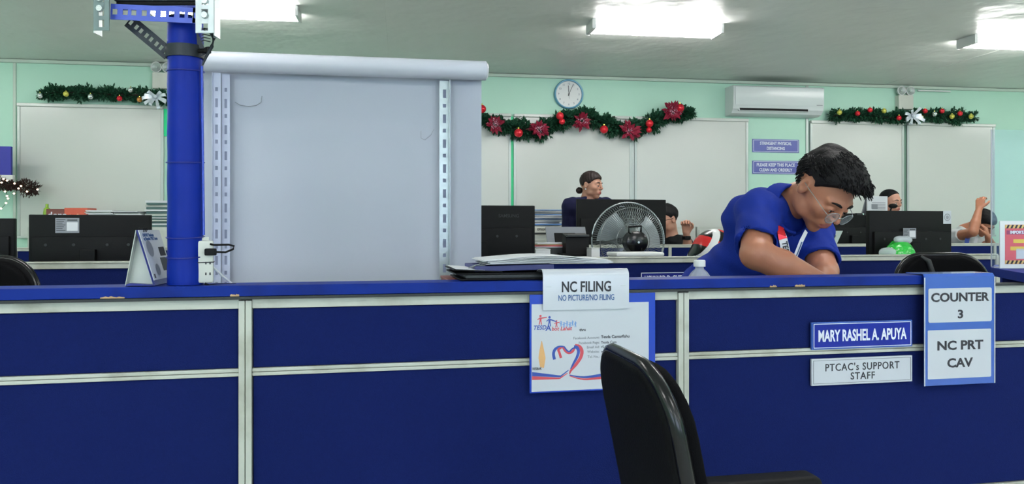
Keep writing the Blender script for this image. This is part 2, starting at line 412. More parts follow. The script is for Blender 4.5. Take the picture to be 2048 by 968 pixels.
# clock
cc = W.at(1138, 188, -.03); t = thing('wall_clock', 'round white wall clock with pale blue rim above the red garland', 'clock', W, (cc.x, -.001, cc.z))
Rx = Matrix.Rotation(math.pi/2, 4, 'X'); R = .149
MB().lathe([(0, 0), (R, 0), (R, .03), (R-.006, .04), (R-.016, .038), (R-.018, .026), (R-.02, .02), (0, .02)], 48, Rx).build('rim', M['cblue'], t, 40)
MB().lathe([(0, .021), (R-.018, .021)], 48, Rx).build('dial', M['white'], t)
for k in range(12):
    a = k*math.pi/6; text(str(k or 12), .028, M['inkg'], t, (math.sin(a)*.103, -.0225, math.cos(a)*.103), bold=.0006, name='numeral')
def hand(a, l, wd, y, nm, mt):
    m = MB().box(-wd, wd, -y-.001, -y, -.02, l, 0, Matrix.Rotation(a, 4, 'Y')); m.build(nm, mt, t)
hand(math.radians(-4), .085, .003, .026, 'hour_hand', M['ink']); hand(math.radians(24), .11, .0022, .028, 'minute_hand', M['ink']); hand(math.radians(176), .05, .001, .030, 'second_hand', M['inkg'])
MB().cyl((0, -.022, 0), (0, -.033, 0), .006).build('hub', M['ink'], t)

# air conditioner
a0 = W.at(1467, 172, -.2); a1 = W.at(1648, 228, -.2)
zt = W.at(1560, 172, -.2).z; zb = W.at(1560, 229, -.2).z; hw = (a1.x-a0.x)/2; hh = zt-zb
t = thing('air_conditioner', 'white split air conditioner high on the wall above the two signs', 'air conditioner', W, ((a0.x+a1.x)/2, -.001, zb))
prof = [(0, 0), (-.10, 0), (-.15, .012), (-.185, .05), (-.2, .10), (-.2, hh-.03), (-.19, hh-.008), (-.17, hh), (0, hh)]
MB().prism(prof, -hw, hw).build('body', M['acbody'], t, 25)
MB().prism([(-.201, .085), (-.207, .1), (-.207, hh-.02), (-.201, hh-.01)], -hw+.02, hw-.004).build('front_panel', M['acbody'], t, 25)
MB().box(-hw+.07, hw-.17, -.192, -.12, .038, .060).build('air_outlet', M['black'], t)
MB().box(-hw+.06, hw-.16, -.195, -.12, .010, .034, .004, Matrix.Rotation(-.12, 4, 'X')).build('louver', M['acbody'], t)
MB().box(hw-.085, hw-.02, -.2075, -.2065, .098, .104).build('small_logo', M['inkg'], t)
# grey smudge the air conditioner has left on the ceiling paint
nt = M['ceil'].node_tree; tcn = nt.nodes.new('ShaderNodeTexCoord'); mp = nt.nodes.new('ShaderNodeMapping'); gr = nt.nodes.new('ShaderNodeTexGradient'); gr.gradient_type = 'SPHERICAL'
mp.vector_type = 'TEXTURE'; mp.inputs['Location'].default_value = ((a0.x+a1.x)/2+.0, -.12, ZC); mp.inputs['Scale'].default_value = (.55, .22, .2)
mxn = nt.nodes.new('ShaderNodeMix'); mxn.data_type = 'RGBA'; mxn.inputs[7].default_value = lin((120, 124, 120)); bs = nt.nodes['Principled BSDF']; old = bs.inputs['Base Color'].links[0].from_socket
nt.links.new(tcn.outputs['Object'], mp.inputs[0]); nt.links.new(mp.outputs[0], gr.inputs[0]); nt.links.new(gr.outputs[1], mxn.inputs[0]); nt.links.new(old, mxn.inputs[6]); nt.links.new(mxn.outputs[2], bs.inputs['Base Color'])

# emergency lights
def emergency(px, py, label, ww=.17):
    c = W.at(px, py, -.05); t = thing('emergency_light', label, 'emergency light', W, (c.x, -.001, c.z))
    MB().box(-ww/2, ww/2, -.07, 0, 0, .15, .008).build('battery_case', M['whiteb'], t)
    for s in (-1, 1):
        Mx = Matrix.Translation((s*.05, -.045, .195)) @ Matrix.Rotation(math.pi/2+s*.0, 4, 'X')
        h = MB().lathe([(0, -.03), (.03, -.025), (.046, 0), (.05, .025), (.044, .028), (.04, .02)], 24, Mx).build('lamp_head', M['white'], t, 40)
        MB().lathe([(0, .004), (.02, .008), (.041, .021)], 20, Mx).build('reflector', M['alu'], h, 60)
        MB().cyl((s*.05, -.055, .195), (s*.05, -.068, .195), .011, n=12).build('bulb', M['silver'], h, 40)
        MB().cyl((s*.05, -.045, .145), (s*.05, -.045, .165), .008, n=8).build('bracket', M['white'], t)
emergency(1810, 219, 'white twin-lamp emergency light above the right garland')
emergency(325, 178, 'white twin-lamp emergency light at left, partly behind the blue pipe')

# wall signs
def wall_sign(px, py, s1, f1, s2, f2, label):
    c = W.at(px, py, 0); hw_ = (W.x_at(1598)-W.x_at(1505))/2; hz = .068
    t = thing('wall_sign', label, 'sign', W, (c.x, -.001, c.z-hz))
    MB().box(-hw_, hw_, -.006, 0, 0, 2*hz).build('plate', M['sign'], t)
    b = MB(); 
    for (x0, x1, z0, z1) in ((-hw_+.01, hw_-.01, .008, .012), (-hw_+.01, hw_-.01, 2*hz-.012, 2*hz-.008), (-hw_+.01, -hw_+.014, .008, 2*hz-.008), (hw_-.014, hw_-.01, .008, 2*hz-.008)): b.box(x0, x1, -.0075, -.006, z0, z1)
    b.build('border', M['inkw'], t)
    k = 7.62/1500
    text(s1, .047, M['inkw'], t, (0, -.007, hz+.026), bold=.0022, fit=(f1*k, .034)); text(s2, .047, M['inkw'], t, (0, -.007, hz-.026), bold=.0022, fit=(f2*k, .034))
wall_sign(1551, 292, 'STRINGENT PHYSICAL', 69, 'DISTANCING', 39, 'upper violet blue wall sign about physical distancing')
wall_sign(1551, 335, 'PLEASE KEEP THIS PLACE', 83, 'CLEAN AND ORDERLY', 72, 'lower violet blue wall sign about keeping the place clean')

# indigo notice board at far left
c = W.at(-30, 350, -.3); t = thing('notice_board', 'indigo blue notice board with white foot cut by the left edge', 'board', W, (c.x, -.32, c.z))
b = MB().box(-.26, W.x_at(26, -.3)-c.x, -.015, .015, 0, .245, .003); b.build('panel', M['indigo'], t)
MB().box(-.26, W.x_at(30, -.3)-c.x, -.02, .02, -.05, 0, .003).build('lower_edge', M['white'], t)
for s in (-.2, -.02): MB().box(s-.01, s+.01, .015, .32, .1, .12).build('bracket', M['white'], t)

# filing cabinets along the back wall
def cabinet(p0, p1, z, D0, label, yb=-.03, dep=.42, nd=4, group=None):
    x0, x1 = W.x_at(p0, -dep), W.x_at(p1, -dep); h = (x1-x0)/2
    t = thing('filing_cabinet', label, 'cabinet', W, ((x0+x1)/2, D0, 0), group=group)
    MB().box(-h, h, -dep/2, dep/2, 0, z, .004).build('body', M['cab'], t)
    for k in range(nd):
        z1 = z-.03-k*(z-.08)/nd; z0 = z1-(z-.08)/nd+.012
        d = MB().box(-h+.015, h-.015, -dep/2-.014, -dep/2, z0, z1, .004).build('drawer', M['cab'], t)
        MB().box(-.07, .07, -dep/2-.03, -dep/2-.014, z1-.05, z1-.035, .003).build('handle', M['alu'], d)
for p0, p1, lab in ((1262, 1322, 'off white filing cabinet hidden behind the large monitor and fan'), (1324, 1385, 'off white filing cabinet behind the raised fist with the watch'), (1388, 1462, 'off white filing cabinet between the raised fist and the man in blue')):
    cabinet(p0, p1, 1.245, -.29, lab)
for p0, p1, lab in ((64, 150, 'filing cabinet under the orange box on the far left'), (152, 240, 'filing cabinet under the loose papers on the far left'), (242, 345, 'filing cabinet under the folder stack by the blue pipe')):
    cabinet(p0, p1, 1.24, -.29, lab)
cabinet(1030, 1135, 1.17, -.95, 'low filing cabinet carrying the printer and papers')
# things on the left cabinets
TOPL = 1.241
def on_wall(px, yo): return W.x_at(px, yo)
x = on_wall(94, -.3); t = thing('squeeze_bottle', 'small lime green bottle standing left of the orange box', 'bottle', W, (x, -.3, TOPL))
MB().lathe([(0, 0), (.03, 0), (.032, .03), (.026, .08), (.03, .12), (.024, .16), (.012, .17), (0, .17)], 20).build('body', M['lime'], t, 50)
MB().cyl((0, 0, .168), (0, 0, .2), .012).build('cap', M['lime'], t, 40)
x = (on_wall(103, -.3)+on_wall(180, -.3))/2; t = thing('cardboard_carton', 'orange and brown carton with white lettering on the left cabinets', 'box', W, (x, -.28, TOPL))
MB().box(-.165, -.02, -.1, .1, 0, .155, .003).build('brown_side', M['brown'], t); MB().box(-.02, .165, -.1, .1, 0, .165, .003).build('orange_side', M['orange'], t)
text('dero', .075, M['inkw'], t, (-.075, -.101, .10), bold=.002, sx=1.1); MB().tube([(.0, -.101, .075), (.03, -.101, .105), (.06, -.101, .08), (.09, -.101, .11), (.12, -.101, .085), (.15, -.101, .1)], .007, 6).build('pale_swirl_print', mat('pale orange ink', (232, 160, 126), .5), t, 60)
random.seed(4)
def paper_stack(x, y, w_, d_, n, th, frame, z, label, colors, jit=.02, name='paper_stack', sheet='bundle', curl=0, cat='papers'):
    t = thing(name, label, cat, frame, (x, y, z)); zz = 0
    for k in range(n):
        h = th*random.uniform(.6, 1.4); R_ = Matrix.Translation((random.uniform(-jit, jit), random.uniform(-jit, jit), zz)) @ Matrix.Rotation(random.uniform(-.12, .12), 4, 'Z')
        MB().box(-w_/2, w_/2, -d_/2, d_/2, 0, h*.94, min(h*.2, .002), R_).build(sheet, colors[k % len(colors)], t); zz += h
    return t, zz
paper_stack((on_wall(185, -.28)+on_wall(245, -.28))/2, -.30, .22, .3, 14, .0105, W, TOPL, 'uneven stack of white papers right of the orange carton', [M['paper'], M['paper'], M['cab']], .018)
paper_stack((on_wall(240, -.28)+on_wall(302, -.28))/2, -.30, .22, .3, 13, .0115, W, TOPL, 'second stack of white papers, left of the folder stack', [M['paper'], M['cab'], M['inkg']], .018)
paper_stack(on_wall(333, -.28), -.30, .26, .3, 14, .0155, W, TOPL, 'tall stack of grey green folders beside the blue pipe', [M['teal'], M['paper'], M['teal'], M['cab']], .012, 'folder_stack', 'folder', cat='folders')

# printer with paper pile behind the second row
D_ = -.95; x = (W.x_at(1064, -1.1)+W.x_at(1127, -1.1))/2
t = thing('printer', 'off white printer with dark lettering left of the standing woman', 'printer', W, (x, D_, 1.171))
MB().box(-.15, .15, -.15, .15, 0, .075, .008).build('body', M['whiteb'], t, 40)
MB().box(-.14, .14, -.152, -.15, .006, .022).build('paper_slot', M['dgrey'], t)
text('EPSON', .026, M['ink'], t, (-.05, -.151, .048), bold=.001)
paper_stack(x+.005, D_, .27, .24, 17, .0082, W, 1.247, 'uneven heap of printed papers lying on the printer', [M['paper'], M['lblue'], M['paper'], M['inkg'], M['paper']], .018)

# ------------------------------------------------------------------ garlands
def leaf(b, p, d, l, wd, up):
    s = d.cross(up)
    if s.length < .05: s = d.cross(Vector((1, 0, 0)))
    s.normalize(); n = s.cross(d).normalized()
    v = [b.bm.verts.new(p), b.bm.verts.new(p+d*l*.5+s*wd+n*wd*.35), b.bm.verts.new(p+d*l), b.bm.verts.new(p+d*l*.5-s*wd+n*wd*.35)]
    b.bm.faces.new((v[0], v[1], v[2])); b.bm.faces.new((v[0], v[2], v[3]))
def path_pts(pts, step):
    out = []
    for a, c_ in zip(pts, pts[1:]):
        n = max(1, int((c_-a).length/step))
        for k in range(n): out.append(a.lerp(c_, k/n))
    return out+[pts[-1]]
def garland(name, label, px, r, seed, dens, leafl, leafw, mt, yo=-.09, frame=W):
    rnd = random.Random(seed); pts = [frame.at(a, b_, yo) for a, b_ in px]; o0 = Vector((pts[0].x, 0, pts[0].z)); pts = [p_-o0 for p_ in pts]
    t = thing(name, label, 'garland', frame, o0); b = MB(); pp = path_pts(pts, .02)
    for i, p_ in enumerate(pp):
        ax = (pp[min(i+1, len(pp)-1)]-pp[max(i-1, 0)]).normalized()
        loc = r*(.75+.35*math.sin(i*.55+seed)+rnd.uniform(-.15, .25)); 
        if i < 2 or i > len(pp)-3: loc *= .7
        for k in range(dens):
            a = rnd.uniform(0, 2*math.pi); d = Vector((rnd.uniform(-.7, .7), math.cos(a)*.75, math.sin(a))).normalized()
            L = loc*rnd.uniform(.5, 1.15); q = p_+d*L
            if q.y > -.012+.05: q.y = .038
            b.bm.faces.new([b.bm.verts.new(v_) for v_ in (p_+Vector((0, 0, .003)), p_-Vector((0, 0, .003)), q)])
            for m_ in range(4):
                e = (d+Vector((rnd.uniform(-1, 1), rnd.uniform(-1, .6), rnd.uniform(-1, 1)))*.9).normalized()
                leaf(b, p_.lerp(q, rnd.uniform(.45, 1)), e, leafl*rnd.uniform(.6, 1.1), leafw, Vector((rnd.uniform(-.3, .3), rnd.uniform(-.3, .3), 1)))
    lf = b.build('foliage', mt, t); lf['kind'] = 'stuff'
    MB().tube(pp[::3]+[pp[-1]], .008, 6).build('stem', M['leafb'], t)
    return t, o0
def bauble(t, o0, px, py, r, mt, frame=W, yo=-.16, lab=None):
    p_ = frame.at(px, py, yo)-o0; b_ = MB().sph(p_, r, 20, 14).build('bauble', mt, t, 'all'); b_['label'] = lab
    MB().cyl(p_+Vector((0, 0, r*.9)), p_+Vector((0, 0, r*1.3)), r*.2, n=8).build('bauble_cap', M['gold'], b_)
def ribbon_bow(t, o0, px, py, s, frame=W, yo=-.19):
    c = frame.at(px, py, yo)-o0; rnd = random.Random(int(px)); b = MB()
    for a in (20, 60, 120, 160, 215, 250, 290, 325, 345, 190):
        ang = math.radians(a+rnd.uniform(-8, 8)); d = Vector((math.cos(ang), -.3, math.sin(ang)*.75)).normalized(); n = Vector((0, 1, 0)).cross(d).normalized(); L = s*rnd.uniform(.7, 1.1); wd = s*.14
        prev = None
        for k in range(7):
            u = k/6; q = c+d*L*math.sin(u*math.pi*.62)+Vector((0, -.04*math.sin(u*math.pi)*s*10*.5, -.02*u)); ww = wd*(1-.5*abs(u-.6)); A = b.bm.verts.new(q+n*ww); B = b.bm.verts.new(q-n*ww)
            if prev: b.bm.faces.new((prev[0], A, B, prev[1]))
            prev = (A, B)
    b.sph(c+Vector((0, -.03, 0)), s*.16, 12, 8); b.build('ribbon_bow', M['ribbon'], t, 60)['label'] = 'silver white ribbon bow'
def poinsettia(t, o0, px, py, s, seed):
    rnd = random.Random(seed); c = W.at(px, py, -.18)-o0; b = MB()
    for k in range(44):
        a = rnd.uniform(0, 2*math.pi); d = Vector((math.cos(a), rnd.uniform(-.9, .1), math.sin(a)*.85)).normalized(); leaf(b, c+d*s*rnd.uniform(.05, .4), d, s*rnd.uniform(.35, .7), s*.15, Vector((0, -1, .2)))
    f = b.build('poinsettia', M['poin'], t); b = MB()
    for k in range(70):
        a = rnd.uniform(0, 2*math.pi); q = c+Vector((math.cos(a), 0, math.sin(a)*.8))*s*rnd.uniform(.05, .6)+Vector((0, -.03, 0)); d = Vector((rnd.uniform(-1, 1), -.5, rnd.uniform(-1, 1))).normalized(); leaf(b, q, d, .02, .0035, Vector((0, 0, 1)))
    b.build('frosted_petals', M['poinw'], f)
g, o0 = garland('christmas_garland', 'long green garland with red poinsettias draped under the clock', [(958, 236), (985, 247), (1035, 258), (1080, 262), (1120, 243), (1160, 232), (1200, 244), (1240, 258), (1280, 258), (1310, 243), (1345, 228), (1384, 226)], .080, 3, 20, .055, .013, M['leafd'])
for px, py, s, k in ((989, 249, .11, 1), (1078, 258, .12, 2), (1164, 243, .115, 3), (1258, 262, .13, 4), (1344, 224, .13, 5)): poinsettia(g, o0, px, py, s, k)
for px, py, r in ((964, 218, .04), (1037, 266, .042), (1120, 232, .038), (1124, 243, .03), (1208, 259, .04), (1299, 247, .038), (1298, 260, .028), (1360, 216, .042)): bauble(g, o0, px, py, r, M['redb'], lab='red bauble', yo=-.2)
g, o0 = garland('christmas_garland', 'green garland with gold and red baubles around the right emergency light', [(1665, 232), (1690, 230), (1740, 230), (1780, 236), (1825, 230), (1870, 232), (1910, 234), (1948, 233)], .064, 7, 18, .046, .010, M['leafd'])
for px, py, mt in ((1679, 225, 'gold'), (1715, 227, 'redb'), (1740, 220, 'redb'), (1768, 222, 'gold'), (1798, 236, 'redb'), (1842, 235, 'gold'), (1850, 222, 'redb'), (1869, 228, 'silver'), (1884, 222, 'redb'), (1904, 233, 'gold'), (1920, 227, 'redb'), (1942, 233, 'gold')): bauble(g, o0, px, py, .026, M[mt], lab={'gold': 'gold bauble', 'redb': 'red bauble', 'silver': 'silver bauble'}[mt])
ribbon_bow(g, o0, 1824, 232, .12)
g, o0 = garland('christmas_garland', 'green garland with silver bow on the far left whiteboard', [(80, 190), (110, 185), (160, 186), (210, 188), (260, 190), (300, 190), (345, 197)], .056, 11, 18, .044, .010, M['leafd'])
for px, py, mt in ((80, 191, 'silver'), (132, 188, 'gold'), (181, 193, 'silver'), (239, 197, 'redb'), (261, 180, 'silver'), (279, 199, 'brz')): bauble(g, o0, px, py, .024, M[mt], lab={'gold': 'gold bauble', 'redb': 'red bauble', 'silver': 'silver bauble', 'brz': 'bronze bauble'}[mt])
ribbon_bow(g, o0, 312, 194, .11)
g, o0 = garland('lit_garland', 'dark garland with small warm fairy lights at the far left edge', [(-40, 372), (-10, 366), (15, 370), (45, 373), (72, 378)], .06, 17, 22, .034, .006, M['leafb'], yo=-.36)
rnd = random.Random(5)
for px, py in ((7, 358), (14, 361), (29, 367), (42, 372), (37, 377), (54, 383), (75, 379), (10, 383), (14, 392), (16, 397), (12, 406), (2, 417), (28, 387), (3, 365)):
    MB().sph(W.at(px, py, -.46)-o0, .0075, 10, 6).build('fairy_light', M['fairy'], g, 'all')
MB().tube([W.at(a, b_, -.45)-o0 for a, b_ in ((12, 380), (16, 398), (12, 407), (2, 418), (-8, 425))], .002, 5).build('light_wire', M['leafd'], g)
# ------------------------------------------------------------------ partitions and the counter
def bay(t, x0, x1, zs, y, pm=None, split=None):
    """fabric panels and rails between two posts; zs = list of ('rail'|'panel', z0, z1)"""
    for k, z0, z1 in zs:
        if k == 'rail':
            MB().box(x0, x1, y-.006, y+.03, z0, z1, .002).build('rail', M['rail'], t)
        else:
            MB().box(x0+.002, x1-.002, y, y+.024, z0, z1, .003).build('fabric_panel', M['fabric'], t)
t = thing('service_counter', 'long blue fabric panelled service counter with blue painted ledge in the foreground', 'counter', C, (0, 0, 0))
yf = .022
posts = [C.x_at(491.5, yf)-1.16, C.x_at(491.5, yf), C.x_at(1364, yf), C.x_at(1364, yf)+1.16]
pw = .0145
for x in posts:
    for s in (-1, 1): MB().box(x+s*.0008 if s > 0 else x-pw, x+pw if s > 0 else x-.0008, yf-.012, yf+.03, 0, 1.064, .0015).build('post', M['rail'], t)
rails = [('rail', 1.045, 1.0685), ('panel', .9065, 1.044), ('rail', .8975, .906), ('rail', .888, .8965), ('panel', .50, .887), ('rail', .49, .499), ('rail', .48, .489), ('panel', .1, .479), ('rail', 0, .099)]
xe = posts[3]+.9
for a, b in ((posts[0]+pw, posts[1]-pw), (posts[1]+pw, posts[2]-pw), (posts[2]+pw, posts[3]-pw), (posts[3]+pw, xe)): bay(t, a, b, rails, yf)
x0 = posts[0]-pw; x1 = C.x_at(1983, 0)
MB().box(x0, xe, .0, .035, 1.0675, 1.074).build('painted_shadow_line', M['dgrey'], t)  # dark grey strip standing in for the shade under the ledge
lg = MB().box(x0, x1, 0, .097, 1.075, 1.10, .002).build('ledge', M['ledge'], t)
# chips of bare board along the ledge edge
for px, l in ((200, .05), (1590, .03), (1540, .02), (460, .02)):
    x = C.x_at(px, -.001); rnd = random.Random(px); n = 9
    top = [(x+l*k/n, 1.0765+rnd.uniform(.001, .005)) for k in range(n+1)]
    MB().prism([(x, 1.0752)]+top+[(x+l, 1.0752)], -.0006, .001, 'y').build('chipped_edge', M['tan'], t)
MB().box(x0, xe, .022+.032, .05+.03, 0, 1.07).build('back_panel', M['fabric'], t)
MB().box(x0, x1, .085, .56, .915, .94, .003).build('inner_worktop', M['desk'], t)
for x in (x0+.3, 0, .9, x1-.05): MB().box(x, x+.02, .09, .54, 0, .914).build('worktop_support', M['desk'], t)
COUNTER = t

def partition(name, label, F, p0, p1, ztop, postpx, rail_h):
    t = thing(name, label, 'partition', F); x0, x1 = F.x_at(p0), F.x_at(p1)
    xs = [x0]+[F.x_at(p_) for p_ in postpx]+[x1]
    MB().box(x0, x1, -.006, .044, ztop-.006, ztop, .002).build('cap_rail', M['rail'], t)
    for a, b in zip(xs, xs[1:]):
        MB().box(a+.012, b-.012, -.002, .04, ztop-rail_h, ztop-.007, .002).build('rail', M['rail'], t)
        MB().box(a+.012, b-.012, .004, .034, .1, ztop-rail_h-.001, .003).build('fabric_panel', M['fabric'], t)
        MB().box(a+.012, b-.012, -.002, .04, 0, .099, .002).build('rail', M['rail'], t)
    for x in xs: MB().box(x-.0115, x+.0115, -.004, .042, 0, ztop-.007, .002).build('post', M['rail'], t)
    return t
partition('office_partition', 'second row blue fabric partition right behind the fan and monitors', P2, -500, 1995, 1.10, (-60, 460, 985), .028)
partition('office_partition', 'third row blue fabric partition in front of the seated staff by the wall', P3, -200, 2150, 1.112, (30, 560, 1340, 1990), .022)
# desks behind the partitions
def desk(F, p0, p1, y0, label, z=.75, dep=.62):
    x0, x1 = F.x_at(p0), F.x_at(p1); t = thing('office_desk', label, 'desk', F, ((x0+x1)/2, y0, 0)); h = (x1-x0)/2
    MB().box(-h, h, 0, dep, z-.025, z, .003).build('desktop', M['desk'], t)
    for x in (-h+.02, h-.04): MB().box(x, x+.02, .02, dep-.02, 0, z-.025).build('side_panel', M['desk'], t)
    return t
desk(P2, -420, 640, .06, 'grey desk behind the second partition, under the left monitors')
desk(P2, 760, 1600, .06, 'grey desk behind the second partition, under the fan', dep=.95)
desk(P2, 1620, 1990, .06, 'grey desk behind the second partition, under the stickered monitor')
desk(P3, 1050, 1560, .06, 'grey desk behind the third partition, under the large monitor', dep=.42)
desk(P3, 1600, 2100, .06, 'grey desk behind the third partition, under the right monitor', dep=.42)
# low hutch behind the second row
def hutch(px0, px1, y0, y1, z, label, m='black'):
    a = P2.x_at(px0, y0); b = P2.x_at(px1, y0); t = thing('desk_shelf', label, 'shelf', P2, ((a+b)/2, y0, .751)); h = (b-a)/2; Z = z-.751
    MB().box(-h, h, 0, y1-y0, Z-.02, Z, .002).build('top_board', M[m], t)
    for x in (-h, h-.02): MB().box(x, x+.02, 0, y1-y0, 0, Z-.021).build('side_board', M[m], t)
    MB().box(-h+.021, h-.021, .0, .015, .01, Z-.022).build('back_board', M[m], t)
    return t
hutch(1068, 1196, .32, .98, 1.085, 'black desk shelf carrying the card reader and papers')

# ------------------------------------------------------------------ monitors
def monitor(F, px0, px1, ytop, ybot, yo, desk_z, label, style=0):
    a, b = F.at(px0, ytop, yo), F.at(px1, ytop, yo); c = F.at((px0+px1)/2, ytop, yo); d = F.at((px0+px1)/2, ybot, yo)
    h = (b.x-a.x)/2; zt = c.z-desk_z; zb = max(.04, d.z-desk_z)
    t = thing('computer_monitor', label, 'monitor', F, ((a.x+b.x)/2, yo, desk_z+.001))
    MB().box(-h, h, 0, .03, zb, zt, .004).build('back_shell', M['black'], t, 30)
    MB().box(-h*.93, h*.93, -.018, .002, zb+.01, zb+(zt-zb)*.62, .006).build('lower_housing', M['black'], t, 30)
    MB().box(-h+.008, h-.008, .03, .032, zb+.015, zt-.01).build('screen', M['blackg'], t)
    MB().box(-.03, .03, -.045, -.012, .02, zb+(zt-zb)*.4, .004).build('stand_neck', M['black'], t)
    MB().box(-.12, .12, -.11, .09, 0, .018, .005).build('stand_base', M['black'], t)
    if style != 3:
        for sx in (-.7, -.25, .3, .65):
            MB().cyl((sx*h, -.0205, zb+(zt-zb)*.48), (sx*h, -.018, zb+(zt-zb)*.48), .006, n=10).build('screw', M['dgrey'], t)
    return t, h, zb, zt
def sticker(t, x, z, w_, h_, y, seal=False):
    s = MB().box(x-w_/2, x+w_/2, y-.0012, y, z-h_/2, z+h_/2).build('sticker', M['paperl'] if seal else M['inkg'], t); s['label'] = 'pale printed sticker'
    if seal:
        MB().lathe([(w_*.3, 0), (w_*.38, .0006), (w_*.40, 0)], 24, Matrix.Translation((x, y-.0014, z)) @ Rx).build('printed_seal', M['inkg'], s)
        MB().lathe([(0, .0004), (w_*.2, .0002)], 24, Matrix.Translation((x, y-.0014, z)) @ Rx).build('printed_seal', M['inkg'], s)
    else:
        MB().box(x-w_*.02, x+w_*.44, y-.002, y-.0013, z-h_*.36, z+h_*.22).build('white_field', M['paper'], s)
        b = MB()
        for k in range(7): b.box(x-w_*.46, x-w_*.08-(k % 3)*w_*.06, y-.002, y-.0013, z+h_*(.38-.12*k), z+h_*(.42-.12*k))
        b.box(x+w_*.0, x+w_*.42, y-.002, y-.0013, z+h_*.33, z+h_*.4); b.build('printed_lines', M['dgrey'], s)
t, h, zb, zt = monitor(P2, -170, 28, 437, 530, .22, .75, 'black monitor cut by the left edge')
t, h, zb, zt = monitor(P2, 57, 301, 430, 545, .20, .75, 'wide black monitor with grey printed sticker behind the desk calendar')
sticker(t, -h+.145, zt-.045, .09, .062, -.0002)
t, h, zb, zt = monitor(P2, 846, 1070, 411, 530, .28, .75, 'black monitor right of the projection screen'); text('SAMSUNG', .022, M['dgrey'], t, (.14, -.001, zt-.05), bold=.0004)
t, h, zb, zt = monitor(P3, 1154, 1332, 399, 500, .17, .75, 'large black monitor between the standing woman and the man in glasses', 3); MB().box(-.02, .02, -.003, 0, zt-.055, zt-.05).build('logo', M['inkg'], t)
t, h, zb, zt = monitor(P2, 1739, 1903, 422, 530, .24, .75, 'black monitor with round seal sticker behind the green bag')
sticker(t, h-.028, zt-.034, .05, .07, -.0002, True); sticker(t, -.025, zt-.12, .078, .056, -.019)
t, h, zb, zt = monitor(P3, 1655, 1752, 427, 500, .17, .75, 'black monitor just right of the man in blue, behind the silver stand')
# silver stand shaped like a seven + small bent black clip
p_ = P3.at(1668, 490, -.12); t = thing('tablet_stand', 'bent silver stand beside the bowing man, left of the black monitors', 'stand', P3, (p_.x, -.12, p_.z-.35))
b = MB().box(-.015, .015, -.01, .01, 0, .36); b.build('post', M['dgrey'], t)
MB().prism([(-.07, .455), (.065, .455), (.0, .33), (-.045, .33), (.01, .42), (-.07, .42)], -.012, .0, 'y').build('bent_plate', M['alu'], t)
t['label'] = 'bent silver tablet stand beside the bowing man'
p_ = P3.at(1734, 428, .05); t = thing('webcam', 'small black webcam with silver body clipped between the bowing man and the right monitor', 'webcam', P3, (p_.x-.02, .095, p_.z-.008))
MB().box(-.05, .05, -.02, .01, .0, .016, .004).build('body', M['dgrey'], t); MB().cyl((0, -.03, .008), (0, -.02, .008), .006).build('lens', M['silver'], t)
# calendar standing behind the right monitor and headset-like black clip
p_ = P3.at(1762, 392, .12); t = thing('desk_calendar', 'white printed desk calendar in front of the face at far right', 'calendar', P3, (p_.x, .16, .751)); zt = p_.z-.751
MB().box(-.09, .09, 0, .012, zt-.22, zt, .001).build('page', M['paper'], t); MB().prism([(.012, zt-.002), (.10, zt-.22), (.112, zt-.22), (.02, zt)], -.09, .09, 'x').build('back_leg', M['inkg'], t)
MB().box(-.1, .1, 0, .12, 0, zt-.2205).build('document_box', M['dgrey'], t)
b = MB(); 
for k in range(5): b.box(-.05, .07, -.001, 0, zt-.055-.012*k, zt-.050-.012*k)
b.box(-.055, .0, -.001, 0, zt-.10, zt-.062); b.build('printed_lines', M['inkg'], t)
p_ = P3.at(1786, 412, .02); t = MB().sph((0, 0, 0), .028, 16, 10, (1.25, .8, .7)).cyl((-.01, 0, -.01), (-.03, 0, -.06), .006).build('desk_microphone', M['black'], None, 40); t.location = P3.world((p_.x, .02, p_.z)); tag(t, 'black microphone head in front of the face at far right', 'microphone')
MB().cyl((-.03, 0, -.055), (-.03, 0, -(p_.z-.755)), .005).build('stem', M['black'], t); MB().cyl((-.03, 0, -(p_.z-.7515)), (-.03, 0, -(p_.z-.765)), .05).build('base', M['black'], t)

# laptop, card reader, small boxes on the black shelf
T = 1.086
x = (P2.x_at(1102, .75)+P2.x_at(1166, .75))/2; t = thing('laptop', 'open grey laptop seen from behind, left of the large monitor', 'laptop', P2, (x, .72, T)); 
MB().box(-.11, .11, 0, .2, 0, .014, .003).build('base', M['dgrey'], t)
MB().box(-.115, .115, -.004, .004, 0, .155, .003, Matrix.Translation((.0, 0, .012)) @ Matrix.Rotation(-.45, 4, 'X')).build('lid', M['inkg'], t)
MB().box(-.07, .05, -.0065, -.0045, .02, .115, .002, Matrix.Translation((0, 0, .012)) @ Matrix.Rotation(-.45, 4, 'X')).build('dark_cover', M['black'], t)
x = (P2.x_at(1122, .5)+P2.x_at(1184, .5))/2; t = thing('card_reader', 'black boxy payment terminal in front of the laptop', 'terminal', P2, (x, .52, T))
MB().box(-.09, .09, -.07, .07, 0, .016, .004).build('base', M['black'], t)
MB().prism([(-.04, .016), (-.03, .105), (.03, .118), (.05, .016)], -.062, .062).build('body', M['black'], t)
MB().box(-.06, .06, -.05, -.02, .1, .112, .003).build('tray', M['dgrey'], t)
x = P2.x_at(1083, .36); t = thing('small_box', 'small white box beside the right edge of the monitor, on the black shelf', 'box', P2, (x, .40, T)); MB().box(-.035, .04, -.06, .06, 0, .038, .002).build('carton', M['white'], t); MB().box(-.036, .041, -.061, .061, .0385, .043, .001).build('lid', M['white'], t)
paper_stack(P2.x_at(1098, .62), .60, .17, .1, 4, .007, P2, T+.044, 'thin stack of papers with red edge behind the small white box', [M['paper'], M['red'], M['tan'], M['paper']], .003)
